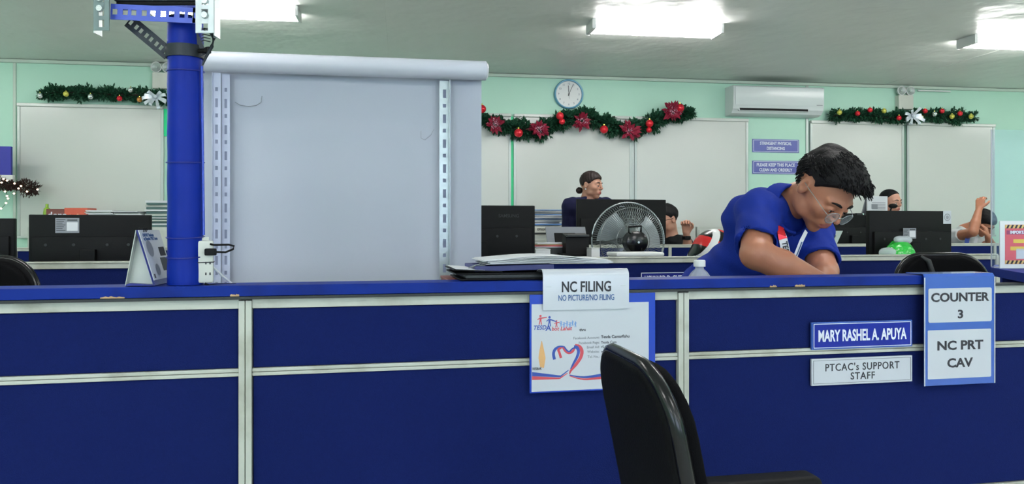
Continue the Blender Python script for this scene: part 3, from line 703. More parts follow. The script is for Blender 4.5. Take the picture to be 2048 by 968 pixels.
hb = thing('file_tray', 'dark file tray under the thin papers', 'tray', P2, (P2.x_at(1098, .62), .60, T)); MB().box(-.085, .085, -.05, .05, .0, .043, .003).build('tray', M['dgrey'], hb)
x = P2.x_at(1216, .3); t = thing('white_box', 'low white plastic box under the fan, just behind the second partition', 'box', P2, (P2.x_at(1270, .2), .2, .751)); zt = P2.z_at(1270, 505, .13)-.751; hw = (P2.x_at(1318, .13)-P2.x_at(1222, .13))/2
MB().box(-hw+.008, hw-.008, -.07, .07, 0, zt-.02, .004).build('body', M['white'], t); MB().box(-hw, hw, -.075, .075, zt-.019, zt, .008).build('lid', M['white'], t)
t = thing('white_carton', 'white carton behind the fan cage, right of the payment terminal', 'box', P2, (P2.x_at(1194, .34), .40, .751)); zt = P2.z_at(1194, 496, .34)-.751
MB().box(-.022, .022, -.04, .04, 0, zt-.006, .002).build('body', M['white'], t); MB().box(-.022, .022, -.04, .04, zt-.005, zt, .001).build('lid', M['white'], t)

# ------------------------------------------------------------------ fan (seen from the back)
yo = .56; c = P2.at(1262, 482, yo); r = (P2.x_at(1335, yo)-P2.x_at(1189, yo))/2
t = thing('desk_fan', 'black desk fan with round wire cage and grey blades, seen from behind', 'fan', P2, (c.x, yo, .751)); cz = c.z-.751
MB().lathe([(0, 0), (.13, 0), (.13, .012), (.05, .035), (.025, .05), (0, .05)], 32).build('base', M['black'], t, 40)
MB().cyl((0, 0, .04), (0, -.03, cz-.03), .02).build('pole', M['black'], t, 40)
MB().lathe([(0, -.05), (.045, -.045), (.062, -.01), (.058, .05), (.04, .06), (0, .06)], 28, Matrix.Translation((0, -.045, cz-.005)) @ Rx).build('motor_housing', M['blackg'], t, 50)
MB().tube([(-.035, -.06, cz+.045), (-.04, -.07, cz+.075), (.03, -.07, cz+.08), (.032, -.06, cz+.05)], .005, 8).build('handle', M['black'], t, 60)
MB().cyl((0, -.108, cz-.005), (0, -.112, cz-.005), .006).build('screw', M['silver'], t)
def ring(rad, y, w_): return [(rad*math.cos(a), y, cz+rad*math.sin(a)) for a in [k*2*math.pi/72 for k in range(72)]]
MB().tube(ring(r, .04, 0), .0045, 8, True).build('cage_ring', M['wire'], t, 60)
MB().tube(ring(r*.86, -.012, 0), .002, 6, True).build('cage_ring', M['wire'], t, 60)
MB().tube(ring(r*.45, -.03, 0), .002, 6, True).build('cage_ring', M['wire'], t, 60)
b = MB()
for k in range(96):
    a = k*2*math.pi/96; ca, sa = math.cos(a), math.sin(a)
    b.tube([(ca*.055, -.03, cz+sa*.055), (ca*r*.5, -.03, cz+sa*r*.5), (ca*r*.86, -.010, cz+sa*r*.86), (ca*r*.98, .02, cz+sa*r*.98), (ca*r, .04, cz+sa*r), (ca*r*.93, .075, cz+sa*r*.93), (ca*r*.5, .095, cz+sa*r*.5), (ca*.04, .1, cz+sa*.04)], .00085, 4)
o = b.build('cage_wires', M['wire'], t); o['kind'] = 'stuff'
for k, a0 in enumerate((2.45, .18, 4.45)):
    b = MB(); G = []
    for i in range(9):
        rr = .035+(r*.84-.035)*i/8; row = []
        for j in range(9):
            u = j/8-.5; wd = .95*math.sin(min(1, .25+i/8)*math.pi*.62); a = a0+u*wd*1.25+.15*i/8
            row.append(b.bm.verts.new((rr*math.cos(a), .035+u*.05, cz+rr*math.sin(a))))
        G.append(row)
    for i in range(8):
        for j in range(8): b.bm.faces.new((G[i][j], G[i+1][j], G[i+1][j+1], G[i][j+1]))
    b.build('blade', M['blade'], t, 'all')
MB().lathe([(0, .0), (.04, .0), (.036, -.03), (0, -.035)], 24, Matrix.Translation((0, .02, cz)) @ Rx).build('blade_hub', M['blackg'], t, 50)
MB().tube([(.02, -.1, cz-.03), (.0, -.13, cz-.09), (-.06, -.1, cz-.12), (-.12, .0, cz-.12), (-.16, .02, cz-.16), (-.17, .05, .0)], .004, 6).build('cord', M['black'], t, 60)

# helmet on a hidden stand
yo = .5; c = P2.at(1430, 508, yo); t = thing('motorcycle_helmet', 'red black and white motorcycle helmet beside the bowing man', 'helmet', P2, (c.x, yo, .751)); hz = c.z-.751
cc_ = np.array((0, 0, hz))
def hel(P):
    d = ell(P, cc_, (.125, .15, .135)); d = smin(d, ell(P, cc_+(-.04, .06, -.04), (.09, .09, .08)), .03); d = np.maximum(d, -(P[:, 2]-(hz-.11)))
    return np.maximum(d, -ell(P, cc_+(0, 0, -.06), (.1, .125, .12)))
def helm(cn):
    u = cn-cc_; s = np.sin(u[:, 0]*30+u[:, 2]*42+1.2); q = np.zeros(len(u)); q[(s > .1)] = 1; q[(np.sin(u[:, 0]*46-u[:, 2]*30) > .72)] = 2; return q
sdf_obj('shell', hel, (-.2, -.2, hz-.15), (.2, .2, hz+.17), .0035, M['blackg'], t, None, helm, (M['hred'], M['white']))
MB().box(-.07, .07, -.09, .09, 0, hz-.112, .004).build('rest_box', M['dgrey'], t)
# green bag
yo = .14; c = P2.at(1800, 500, yo); t = thing('plastic_bag', 'crumpled green plastic bag with clear knot in front of the stickered monitor', 'bag', P2, (c.x, yo, .751))
rnd = np.random.RandomState(3); ks = rnd.uniform(-60, 60, (6, 3)); ph = rnd.uniform(0, 6, 6)
def crump(P, a): return a*sum(np.abs(np.sin(P @ ks[i]+ph[i])) for i in range(6))/6
zt = P2.z_at(1800, 484, yo)-.751
def bag(P):
    d = cap(P, (0, 0, .05), (.0, 0, zt-.06), .082, .062); d = smin(d, ell(P, (-.04, 0, zt-.085), (.07, .05, .03)), .03); d = np.maximum(d, -P[:, 2])
    return d-crump(P, .014)
sdf_obj('green_bag', bag, (-.16, -.12, -.02), (.16, .12, zt+.05), .006, M['greenbag'], t)
def knot(P): return smin(ell(P, (.01, -.01, zt+.01), (.045, .02, .016)), ell(P, (-.09, -.02, zt-.055), (.035, .03, .022)), .01)-crump(P, .012)
sdf_obj('clear_knot', knot, (-.16, -.08, zt-.1), (.09, .06, zt+.06), .005, M['clearbag'], t)

# ------------------------------------------------------------------ nameplate on the second partition
def frame_border(t, x0, x1, z0, z1, y, w_, m, name='border'):
    b = MB(); b.box(x0, x1, y-.0006, y, z0, z0+w_).box(x0, x1, y-.0006, y, z1-w_, z1).box(x0, x0+w_, y-.0006, y, z0, z1).box(x1-w_, x1, y-.0006, y, z0, z1); return b.build(name, m, t)
a = P2.at(1282, 545.5, -.012); b_ = P2.at(1396, 545.5, -.012); hw = (b_.x-a.x)/2; Hn = .058
t = thing('nameplate', 'blue nameplate on the second partition, its lower half hidden by the ledge', 'nameplate', P2, (a.x+hw, -.007, a.z-Hn))
MB().box(-hw, hw, -.006, 0, 0, Hn).build('plate', M['navy'], t); frame_border(t, -hw, hw, 0, Hn, -.006, .003, M['inkw']); text('HOWARD D. CUSTODIA', .036, M['inkw'], t, (0, -.0065, Hn*.52), sx=.62, bold=.0012)

# ------------------------------------------------------------------ projection screen on slotted uprights
S = Frame(2.9, .165); ys = 0
a = S.at(345, 104, 0); b_ = S.at(962, 104, 0); zt = S.at(700, 133, -.045).z; x0, x1 = a.x, b_.x
t = thing('projection_screen', 'white pull-down projection screen with roller case beside the blue pipe', 'projection screen', S, ((x0+x1)/2, 0, 0)); h = (x1-x0)/2
b = MB(); n = 24
rows = []
for k in range(n+1):
    z = .62+(zt-.62)*k/n; row = []
    for j in range(13):
        u = j/12*2-1; row.append(b.bm.verts.new((u*h, -.012*math.exp(-((u-1)/.10)**2)+.004*math.sin(u*5+z*3), z)))
    rows.append(row)
for k in range(n):
    for j in range(12): b.bm.faces.new((rows[k][j], rows[k][j+1], rows[k+1][j+1], rows[k+1][j]))
b.build('sheet', M['screen'], t, 'all')
rt = .036
MB().cyl((-h+.02, -.05, zt), (h+.012, -.05, zt), rt, n=32).build('roller_case', M['tube'], t, 40)
MB().cyl((h+.0125, -.05, zt), (h+.02, -.05, zt), rt*.96, rt*.7, n=24).build('end_cap', M['tube'], t, 40)
MB().cyl((-h, 0, .61), (h, 0, .61), .012).build('bottom_bar', M['black'], t, 40)
pts = [S.at(px, py, -.008)-Vector(((x0+x1)/2, 0, 0)) for px, py in ((470, 204), (480, 210), (497, 213), (512, 211), (522, 205), (524, 192))]
MB().tube(pts, .0012, 6).build('pen_scribble', M['inkg'], t, 60)
pts = [S.at(px, py, -.006)-Vector(((x0+x1)/2, 0, 0)) for px, py in ((842, 262), (842, 276), (850, 280), (862, 270), (868, 258))]
MB().tube(pts, .0006, 6).build('pen_scribble', M['inkg'], t, 60)
def upright(px, wpx, m, slotm, label, two, seed):
    x = S.x_at(px, -.03); w_ = wpx*2.87/1500; t = thing('slotted_upright', label, 'upright', S, (x, -.03, 0)); zt_ = zt-rt-.002; th = .0016
    # two flanges with punched slots; slot pattern by segments
    def flange(x0_, x1_, y, nm, face):
        cxm = (x0_+x1_)/2; sw = (x1_-x0_)*.16; cuts = []; z = .03; k = seed
        while z < zt_-.05:
            cuts.append((z, z+(.032 if k % 2 else .014))); z += (.058 if k % 2 else .036); k += 1
        b = MB(); b.box(x0_, cxm-sw, y, y+th, 0, zt_); b.box(cxm+sw, x1_, y, y+th, 0, zt_); zp = 0
        for z0_, z1_ in cuts: b.box(cxm-sw, cxm+sw, y, y+th, zp, z0_); zp = z1_
        b.box(cxm-sw, cxm+sw, y, y+th, zp, zt_); b.build(nm, m, t)
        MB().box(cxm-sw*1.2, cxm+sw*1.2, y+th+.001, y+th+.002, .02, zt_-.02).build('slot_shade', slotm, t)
    if two: flange(-w_/2, 0, -.012, 'slotted_flange', 1); flange(.0005, w_/2, 0, 'slotted_flange', 1)
    else: flange(-w_/2, w_/2, 0, 'slotted_flange', 1)
    MB().box(w_/2-.002 if not two else -w_/2, w_/2 if not two else -w_/2+.002, -.03 if not two else -.02, .0, 0, zt_).build('side_flange', M['zinc'] if not two else m, t)
    return t
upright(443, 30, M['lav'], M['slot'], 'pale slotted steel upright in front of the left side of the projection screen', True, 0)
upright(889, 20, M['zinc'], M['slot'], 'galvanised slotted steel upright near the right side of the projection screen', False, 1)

# ------------------------------------------------------------------ blue pipe, bracket, power strip, calendar
DP = 1.745; pc = Q(371, 600, DP); PR = .039
t = thing('blue_pipe', 'glossy blue painted pipe post standing on the counter ledge', 'pipe', WORLD, (pc.x, DP, 1.101)); HP = Q(0, 40, DP).z-1.101
b = MB(); rings = []
rnd = random.Random(2)
for k in range(41):
    z = HP*k/40; rings.append((PR*(1+.012*math.sin(k*.9)), z))
b.lathe(rings, 40); b.build('tube', M['bluep'], t, 'all')
for py in (143, 325, 474, 513): 
    z = Q(0, py, DP).z-1.101; MB().tube([((PR+.002)*math.cos(a), (PR+.002)*math.sin(a), z+.003*math.sin(a)) for a in [k*math.pi/16 for k in range(32)]], .0016, 6, True).build('wire_tie', M['navy'], t, 60)
z = Q(0, 106, DP).z-1.101
MB().lathe([(PR+.001, z-.014), (PR+.004, z-.014), (PR+.004, z+.014), (PR+.001, z+.014)], 32).build('clamp_band', M['darkst'], t, 40)
MB().cyl((PR+.0, -.02, z), (PR+.022, -.024, z), .005).cyl((PR+.018, -.023, z), (PR+.026, -.025, z), .009, n=6).build('clamp_bolt', M['black'], t)
MB().tube([(PR+.004, -.012, -.0+Q(0, 135, DP).z-1.101), (PR+.004, -.006, Q(0, 320, DP).z-1.101), (PR+.006, -.006, Q(0, 470, DP).z-1.101)], .0028, 6).build('cable', M['blue2'], t, 60)
MB().cyl((0, 0, HP), (0, 0, HP+.004), PR).build('top_plate', M['darkst'], t)
# bracket of slotted angle carried by the pipe
DB = 1.685
def B(px, py, D=DB): return Q(px, py, D)-Vector((pc.x, DP, 0))-Vector((0, 0, Q(0, 40, DP).z))
t = thing('slotted_bracket', 'bracket of slotted steel angles bolted on top of the blue pipe', 'bracket', WORLD, (pc.x, DP, Q(0, 40, DP).z+.004))
def slotbar(A, Bp, hgt, th, mt, nslots, name, parent, phase=0, y=None):
    """bar between two points with real slots: rails top & bottom plus webs"""
    d = Bp-A; L = d.length; ax = d.normalized(); upv = Vector((0, 1, 0)).cross(ax)*-1; upv = ax.cross(Vector((0, 1, 0))).normalized(); yv = ax.cross(upv).normalized()
    Mx = Matrix((( ax.x, yv.x, upv.x, A.x), (ax.y, yv.y, upv.y, A.y), (ax.z, yv.z, upv.z, A.z), (0, 0, 0, 1)))
    b = MB(); b.box(0, L, 0, th, hgt*.5-hgt*.32, hgt*.5, 0, Mx); b.box(0, L, 0, th, -hgt*.5, -hgt*.5+hgt*.32, 0, Mx)
    z = 0; p_ = L/nslots
    for k in range(nslots+1):
        w_ = p_*(.55 if (k+phase) % 2 else .35); b.box(max(0, k*p_-w_/2), min(L, k*p_+w_/2), 0, th, -hgt*.19, hgt*.19, 0, Mx)
    return b.build(name, mt, parent)
px2m = DB/1500
slotbar(B(222, 27), B(392, 35), .035, .002, M['blueb'], 9, 'crossbar', t); slotbar(B(386, 34.6), B(432, 37), .034, .002, M['zinc'], 3, 'crossbar_end', t)
MB().box(B(222, 0).x, B(430, 0).x, B(0, 0).y+.004, B(0, 0).y+.034, B(0, 12).z-.004, B(0, 12).z-.002).build('crossbar_flange', M['blueb'], t)
for s, p0, p1, top, bot, ph in ((0, 188, 219, -60, 65, 0), (1, 392, 428, -60, 70, 1)):
    A = B((p0+p1)/2, top, DB-.02); E_ = B((p0+p1)/2, bot, DB-.02)
    slotbar(A, E_, (p1-p0)*px2m, .0022, M['zinc'] if s else mat('dull galvanised angle', (112, 128, 126), .45, metal=.4, var=.2, vscale=25), 5, 'hanger_angle', t, ph)
    xs_ = E_.x-(p1-p0)*px2m/2 if not s else E_.x+(p1-p0)*px2m/2
    MB().box(xs_-.001, xs_+.001, E_.y, E_.y+.032, E_.z-.005, A.z).build('hanger_flange', M['zinc'], t)
    for py in (21, 1) if not s else (34, 6):
        q = B((p0+p1)/2-(0 if s else 3), py, DB-.023); MB().cyl(q, q+Vector((0, -.006, 0)), .0085, .007, 8).build('bolt', M['silver'], t)
    if s:
        for k in range(5):
            q = B(409, 62+k*6, DB+.0); MB().tube([q+Vector((-.006, 0, 0)), q+Vector((.004, -.012, -.001)), q+Vector((.016, -.006, -.003))], .0012, 5).build('spring_coil', M['dgrey'], t)
for (p0, p1) in (((258, 45), (338, 112)), ((372, 50), (402, 116))):
    A, E_ = B(*p0, DP-.02), B(*p1, DP-.015); slotbar(A, E_, .031, .002, M['darkst'], 8, 'diagonal_brace', t)
MB().tube([B(408, 62), B(420, 66), B(428, 80), B(424, 96), B(412, 118), B(405, 134)], [.003, .004, .004, .004, .003, .002], 6).build('hooked_strap', M['darkst'], t, 60)
MB().tube([B(411, 66), B(421, 60), B(430, 68), B(429, 80)], .0045, 6).build('hook', M['zinc'], t, 60)
bx = thing('black_equipment_box', 'black box held in the slotted bracket above the pipe, cut by the top edge', 'box', WORLD, (pc.x, DP, Q(0, 7, DB+.03).z))
MB().box(B(222, 0).x, B(388, 0).x, -.05, -.008, 0, .20, .004).build('case', M['dgrey'], bx); MB().box(B(222, 0).x+.004, B(388, 0).x-.004, -.045, -.012, -.005, 0).build('underside', M['black'], bx)

# power strip
DS = 1.75; c = Q(410, 520, DS); t = thing('power_strip', 'cream power strip tied upright to the blue pipe', 'power strip', WORLD, (c.x, DS, Q(0, 565, DS).z), rot=.35); Hs = (565-481)*DS/1500
MB().box(-.0185, .0185, -.016, .016, 0, Hs, .005).build('body', M['whiteb'], t, 40)
for k, z in enumerate((.018, .043, .072)):
    q = MB(); q.box(-.005+.006, -.002+.006, -.0167, -.016, z, z+.006); q.box(.004+.006, .007+.006, -.0167, -.016, z, z+.006); q.build('outlet_slots', M['ink'], t)
MB().tube([(-.0195, -.017, .047), (.0195, -.017, .048), (.0195, .017, .048), (-.0195, .017, .047)], .0014, 6, True).build('wire_tie', M['ink'], t)
MB().box(-.008, .008, -.004, .004, Hs, Hs+.008).build('hanging_tab', M['whiteb'], t)
MB().box(.0, .026, -.036, -.0165, .064, .08, .003).build('plug', M['black'], t)
MB().tube([(.024, -.03, .072), (.045, -.03, .071), (.062, -.03, .078), (.064, -.03, .085), (.052, -.028, .0885), (.02, -.024, .088), (.012, -.02, .09)], .0024, 8).build('plug_cord', M['black'], t, 60)
PS = t
def under(o, p):
    bpy.context.view_layer.update(); o.parent = p; o.matrix_parent_inverse = p.matrix_world.inverted(); return o
t = under(MB().tube([Q(410, 567, 1.735), Q(418, 571, 1.735), Q(432, 569.5, 1.76), Q(450, 569, 1.77), Q(472, 568.5, 1.78)], .0028, 8).build('black_cord', M['black'], None, 60), PS)
t = under(MB().tube([Q(424, 533, 1.76), Q(445, 552, 1.79), Q(468, 571, 1.81), Q(478, 580, 1.88)], .0028, 8).build('white_cord', M['white'], None, 60), PS)

# desk calendar on the ledge
zl = 1.1015; ang = math.atan2(1, -.15)-math.pi/2
rx, fx, bk = Q(272, 0, 1.69).x, Q(306, 0, 1.69).x, Q(251, 0, 1.69).x
t = thing('desk_calendar', 'tent desk calendar with printed photo page standing left of the blue pipe', 'calendar', WORLD, (rx, 1.69, zl), rot=ang); Hc = 1.2275-zl; Lc = .15
def slab(p0, p1, th, y0, y1, nm, m):
    d = Vector((p1[0]-p0[0], p1[1]-p0[1])).normalized(); n = Vector((-d.y, d.x))*th; MB().prism([p0, p1, (p1[0]+n.x, p1[1]+n.y), (p0[0]+n.x, p0[1]+n.y)], y0, y1, 'y').build(nm, m, t)
F_ = fx-rx; Bk = bk-rx
slab((F_, 0), (.001, Hc), .0015, 0, Lc, 'front_board', M['navy']); slab((Bk, 0), (-.001, Hc), -.0015, 0, Lc, 'back_board', M['cab']); slab((F_+.002, .001), (.003, Hc-.001), .0008, .0, .0008, 'board_edge', M['navy'])
MB().prism([(Bk, .0), (F_, .0), (F_-.002, .002), (-.014, .006), (Bk, .002)], .0, Lc, 'y').build('foot_board', M['navy'], t)
MB().prism([(Bk+.002, .003), (F_-.006, .003), (-.001, Hc-.006)], .02, .021, 'y').build('inner_board', M['cab'], t)
# page lies on the outer side of the front board: build flat then rotate
sl = math.atan2(Hc, F_-.001); Lp = math.hypot(F_, Hc)
Mp = Matrix.Translation((F_+.0022, 0, .001)) @ Matrix.Rotation(-(math.pi/2-(math.pi-sl))+0, 4, 'Y')
u = Vector((-(F_-.001), 0, Hc)).normalized(); n = Vector((u.z, 0, -u.x))
Mp = Matrix(((0, n.x, u.x, F_+.001), (1, 0, 0, 0), (0, n.z, u.z, .0), (0, 0, 0, 1)))       # local x -> along ridge, z -> up the page, y -> outward
MB().box(.004, Lc, .0004, .0022, .012, Lp-.001, 0, Mp).build('page', M['paper'], t)
def ponpage(fn, nm, m): b = MB(); fn(b); b.build(nm, m, t)
ponpage(lambda b: b.box(.09, .145, .0024, .003, .03, .062, 0, Mp), 'printed_photo', M['dgrey'])
ponpage(lambda b: b.box(.10, .14, .0024, .003, .066, .088, 0, Mp), 'printed_photo', M['ink'])
ponpage(lambda b: b.lathe([(0, .003), (.02, .003)], 20, Mp @ Matrix.Translation((.04, 0, .086)) @ Matrix.Rotation(-math.pi/2, 4, 'X')), 'printed_photo', M['inkg'])
ponpage(lambda b: b.lathe([(0, .003), (.014, .003)], 20, Mp @ Matrix.Translation((.05, 0, .035)) @ Matrix.Rotation(-math.pi/2, 4, 'X')), 'printed_photo', M['inkg'])
ponpage(lambda b: b.box(.012, .02, .0024, .003, .016, .026, 0, Mp), 'printed_photo', M['ink'])
TR = Mp @ Matrix.Translation((.012, .003, 0)) @ Matrix.Rotation(math.pi/2, 4, 'X')
for s_, z_ in (('OMTVET Students', .118), ('ng Maunlad TVET Learn', .1095)):
    text(s_, .0105, M['inkb'], t, (0, 0, 0), align='LEFT', rot=Mp @ Matrix.Translation((.018, .0026, z_)) @ Matrix.Rotation(math.pi/2, 4, 'X'), sx=.95, bold=.0003)
for k in range(3): MB().tube([(.0+.007*math.cos(a), .03+k*.011, Hc-.001+.006*math.sin(a)) for a in [j*math.pi/6 for j in range(12)]], .0011, 5, True).build('ring_binding', M['black'], t)

# ------------------------------------------------------------------ folders and papers on the ledge
xa = C.x_at(902, .1); xb = C.x_at(1092, .1); t = thing('ring_binder', 'black folder lying on the ledge under the papers', 'folder', C, ((xa+xb)/2, .10, 1.1015)); hw = (xb-xa)/2
MB().box(-hw+.015, hw, -.065, .14, 0, .004, .001).build('bottom_cover', M['black'], t)
MB().box(-hw+.03, hw-.002, -.06, .135, .0045, .013, .001).build('pages', M['dgrey'], t)
MB().box(-hw+.004, hw-.0, -.062, .14, .0135, .0175, .001).build('top_cover', M['black'], t)
t = thing('clear_folder', 'thin black clear folder with white sheet, second from the ledge', 'folder', C, ((xa+xb)/2, .11, 1.1195))
MB().box(-hw, -.0, -.06, .13, 0, .003, .001, Matrix.Rotation(.05, 4, 'Y')).build('cover', M['black'], t)
MB().box(-hw+.006, -hw+.08, -.055, .125, .0035, .0045, 0, Matrix.Rotation(.05, 4, 'Y')).build('sheet', M['paper'], t)
t = thing('blue_folder', 'dark blue folder between the black folders and the white papers', 'folder', C, ((xa+xb)/2+.03, .11, 1.1235)); MB().box(-hw+.025, hw-.02, -.055, .13, 0, .014, .002, Matrix.Rotation(-.02, 4, 'Y')).build('cover', mat('dark blue card', (52, 56, 108), .5), t)
MB().tube([(-hw+.01, -.05, .008), (-hw+.03, -.055, .016), (-hw+.05, -.05, .012)], .0015, 6).tube([(-hw+.02, -.04, .008), (-hw+.04, -.045, .018), (-hw+.055, -.04, .012)], .0015, 6).build('wire_clip', M['wire'], t)
xc = (C.x_at(965, .12)+C.x_at(1200, .12))/2; hw = (C.x_at(1200, .12)-C.x_at(962, .12))/2
t = thing('paper_bundle', 'loose bundle of white papers lying on the folders behind the tent sign', 'papers', C, (xc, .12, 1.1395))
rnd = random.Random(9)
for k in range(7):
    b = MB(); off = rnd.uniform(-.012, .012); top = []
    n = 10; amp = (.003+.0019*k); A = []; B2 = []
    for j in range(n+1):
        u = j/n; x = -hw+2*hw*u+off; z = .0016*k+amp*math.sin(min(1, u*1.15)*math.pi)*(.4+.6*u)+.0004
        A.append((x, z)); 
    b.prism(A+[(x_, z_+.0011) for x_, z_ in A[::-1]], -.07+rnd.uniform(-.008, .008), .13+rnd.uniform(-.01, .01), 'y'); b.build('sheet', M['paper'], t)

t = thing('document_box', 'brown carton on the inner worktop holding up the folders behind the ledge', 'box', C, ((xa+xb)/2, .20, .9415)); MB().box(-.13, .13, -.09, .09, 0, .15, .002).build('carton', M['brown'], t); MB().box(-.132, .132, -.092, .092, .1505, .1575, .002).build('lid', M['brown'], t)
# water bottle on the inner worktop
c = C.at(1399, 520, .22); t = thing('water_bottle', 'clear plastic water bottle with white cap beside the bowing man', 'bottle', C, (c.x, .22, .9415)); Hb = c.z-.9415; rb = .0335
prof = [(0, .001), (.03, 0), (rb, .006), (rb-.002, .05), (rb, .06), (rb-.002, .09), (rb, .10), (rb, Hb-.058), (rb-.003, Hb-.048), (rb-.011, Hb-.036), (.0145, Hb-.027), (.0125, Hb-.026), (.0125, Hb-.02)]
b = MB().lathe(prof, 40)
for v in b.bm.verts:
    a = math.atan2(v.co.y, v.co.x); 
    if Hb-.09 < v.co.z < Hb-.035: v.co.x *= 1+.05*math.sin(a*10); v.co.y *= 1+.05*math.sin(a*10)
b.build('bottle_body', M['pet'], t, 'all')
MB().lathe([(0, Hb), (.0155, Hb), (.017, Hb-.003), (.017, Hb-.019), (.0, Hb-.019)], 32).build('cap', M['white'], t, 40)
MB().lathe([(rb+.0005, .06), (rb+.0005, .10)], 40).build('label_band', M['lblue'], t, 'all')

# ------------------------------------------------------------------ signs on the counter
# tent card
a = C.at(1086, 544, -.006); b_ = C.at(1258, 619, -.006); x0, x1 = a.x, b_.x; zt = C.z_at(1172, 538, -.006); zb = C.z_at(1172, 619, -.006); hw = (x1-x0)/2
t = thing('tent_card', 'folded white NC filing card straddling the counter ledge', 'sign', C, ((x0+x1)/2, 0, zb)); hh = zt-zb
R_ = .018; pr = [(-.006, 0), (-.006, hh-R_)]+[(-.006+R_-R_*math.cos(q), hh-R_+R_*math.sin(q)) for q in [k*math.pi/2/6 for k in range(1, 7)]]+[(.045, hh-.002), (.072, hh-.012), (.088, 1.102-zb)]
inner = [(y+.0016, z-.0012) for y, z in pr[::-1]]; inner[-1] = (-.0044, 0)
MB().prism([(y, z) for y, z in pr]+inner, -hw, hw, 'x').build('card', M['paperl'], t, 40)
kk = 1.87/1500
text('NC FILING', .0345, M['ink'], t, (.000, -.0066, C.z_at(1172, 573, -.006)-zb), bold=.0011, fit=(103*kk, 22*kk)); text('NO PICTURE/NO FILING', .0158, M['inkb'], t, (.000, -.0066, C.z_at(1172, 595, -.006)-zb), bold=.0003, fit=(117*kk, 12*kk))
for s in (-1, 1): MB().box(s*hw*.86-.006, s*hw*.86+.006, -.0075, -.006, hh*.57, hh*.57+.001, 0, None).build('staple', M['alu'], t)
# poster on blue board
def Cp(px, py, yo): return C.at(px, py, yo)
yb = .004; a = Cp(1059, 588, yb); b_ = Cp(1310, 588, yb); x0, x1 = a.x, b_.x; z1 = Cp(1184, 587, yb).z; z0 = Cp(1184, 781, yb).z
t = thing('blue_poster_board', 'blue laminated board with a white ribbon-heart poster behind the black chair', 'poster', C, ((x0+x1)/2, 0, z0)); xo = (x0+x1)/2
def L(px, py, yo=.002):            # board-local coordinates of a photo point
    p = Cp(px, py, yo); return Vector((p.x-xo, yo, p.z-z0))
MB().box(x0-xo, x1-xo, yb-.002, yb+.002, 0, z1-z0, .001).build('board', M['blue2'], t)
pa = L(1063, 607); pb = L(1297, 602); zb_ = L(1100, 782).z; zt_ = L(1180, 606).z
MB().box(pa.x, pb.x, .0005, .0018, zb_, zt_).build('poster', M['paperl'], t)
yt = .0003
def person_icon(px, py, s, m, ar=(0.5, .5)):
    c = L(px, py, yt); b = MB(); sc = s*1.87/1500
    def P(u, v): return (c.x+u*sc, yt, c.z+v*sc)
    b.poly([P(.13*math.cos(k*math.pi/4), .42+.13*math.sin(k*math.pi/4)) for k in range(8)])
    b.poly([P(-.12, .26), P(.12, .26), P(.1, -.1), P(.16, -.5), P(.06, -.5), P(0, -.12), P(-.1, -.5), P(-.2, -.5), P(-.1, -.08)])
    b.poly([P(.1, .26), P(.1+ar[0], ar[1]-.1), P(.1+ar[0], ar[1]-.2), P(.1, .12)]); b.poly([P(-.1, .26), P(-.1, .14), P(-.3, -.02), P(-.34, .06)])
    b.build('printed_figure', m, t)
person_icon(1081, 640, 19, M['red'], (.6, .42)); person_icon(1099, 643, 20, M['pblue'], (.65, .1)); person_icon(1113, 648, 14, M['red'], (.4, .4))
for px, py in ((1122, 648), (1128, 650), (1134, 648), (1140, 650), (1145, 647), (1151, 649)): person_icon(px, py, 11, M['lblue'], (.15, .5))
def pt(s, px, py, size, m, al='LEFT', sx=1, bold=.0002, sh=0): p = L(px, py, yt); text(s, size, m, t, p, sx=sx, bold=bold, align=al, shear=sh)
pt('TESD', 1066, 656, .0145, M['pblue'], sx=1.0, bold=.0004, sh=.25); pt('A', 1091, 657, .019, M['pblue'], sx=1.1, bold=.0006, sh=.1); pt('bot Lahat', 1103, 658, .0135, M['red'], sx=1.0, bold=.0004, sh=.25); pt('thru', 1159, 660, .0095, M['ink'], bold=.0004)
for s, py in (('Facebook Account:', 675), ('Facebook Page:', 685), ('Email Ad:', 694), ('Website:', 703), ('Tel. No.:', 713)): pt(s, 1199, py, .0088, M['inkg'], 'RIGHT')
pt('Tesda Camarfishu', 1202, 674, .0105, M['ink'], bold=.0003); 
for s, py in (('Tesda Cam', 685), ('r5.cam', 694), ('www.', 703), ('(054)', 713), ('(054)', 722)): pt(s, 1202, py, .009, M['ink'], bold=.0001)
pt('RESBAK', 1065, 738, .0085, M['ink'], bold=.0003, sx=.8)
# plain orange torch-like shape in place of the little emblem
def band(pts, m, name='printed_ribbon', y=yt):
    b = MB(); V = [(b.bm.verts.new(L(x, y0, y)), b.bm.verts.new(L(x2, y1, y))) for x, y0, x2, y1 in pts]
    for p, q in zip(V, V[1:]): b.bm.faces.new((p[0], q[0], q[1], p[1]))
    b.build(name, m, t)
M['oprint'] = mat('orange print', (214, 166, 110), .5)
band([(1083, 682, 1084, 682), (1079, 700, 1088, 700), (1077, 716, 1091, 716), (1080, 734, 1088, 736)], M['oprint'], 'printed_emblem')
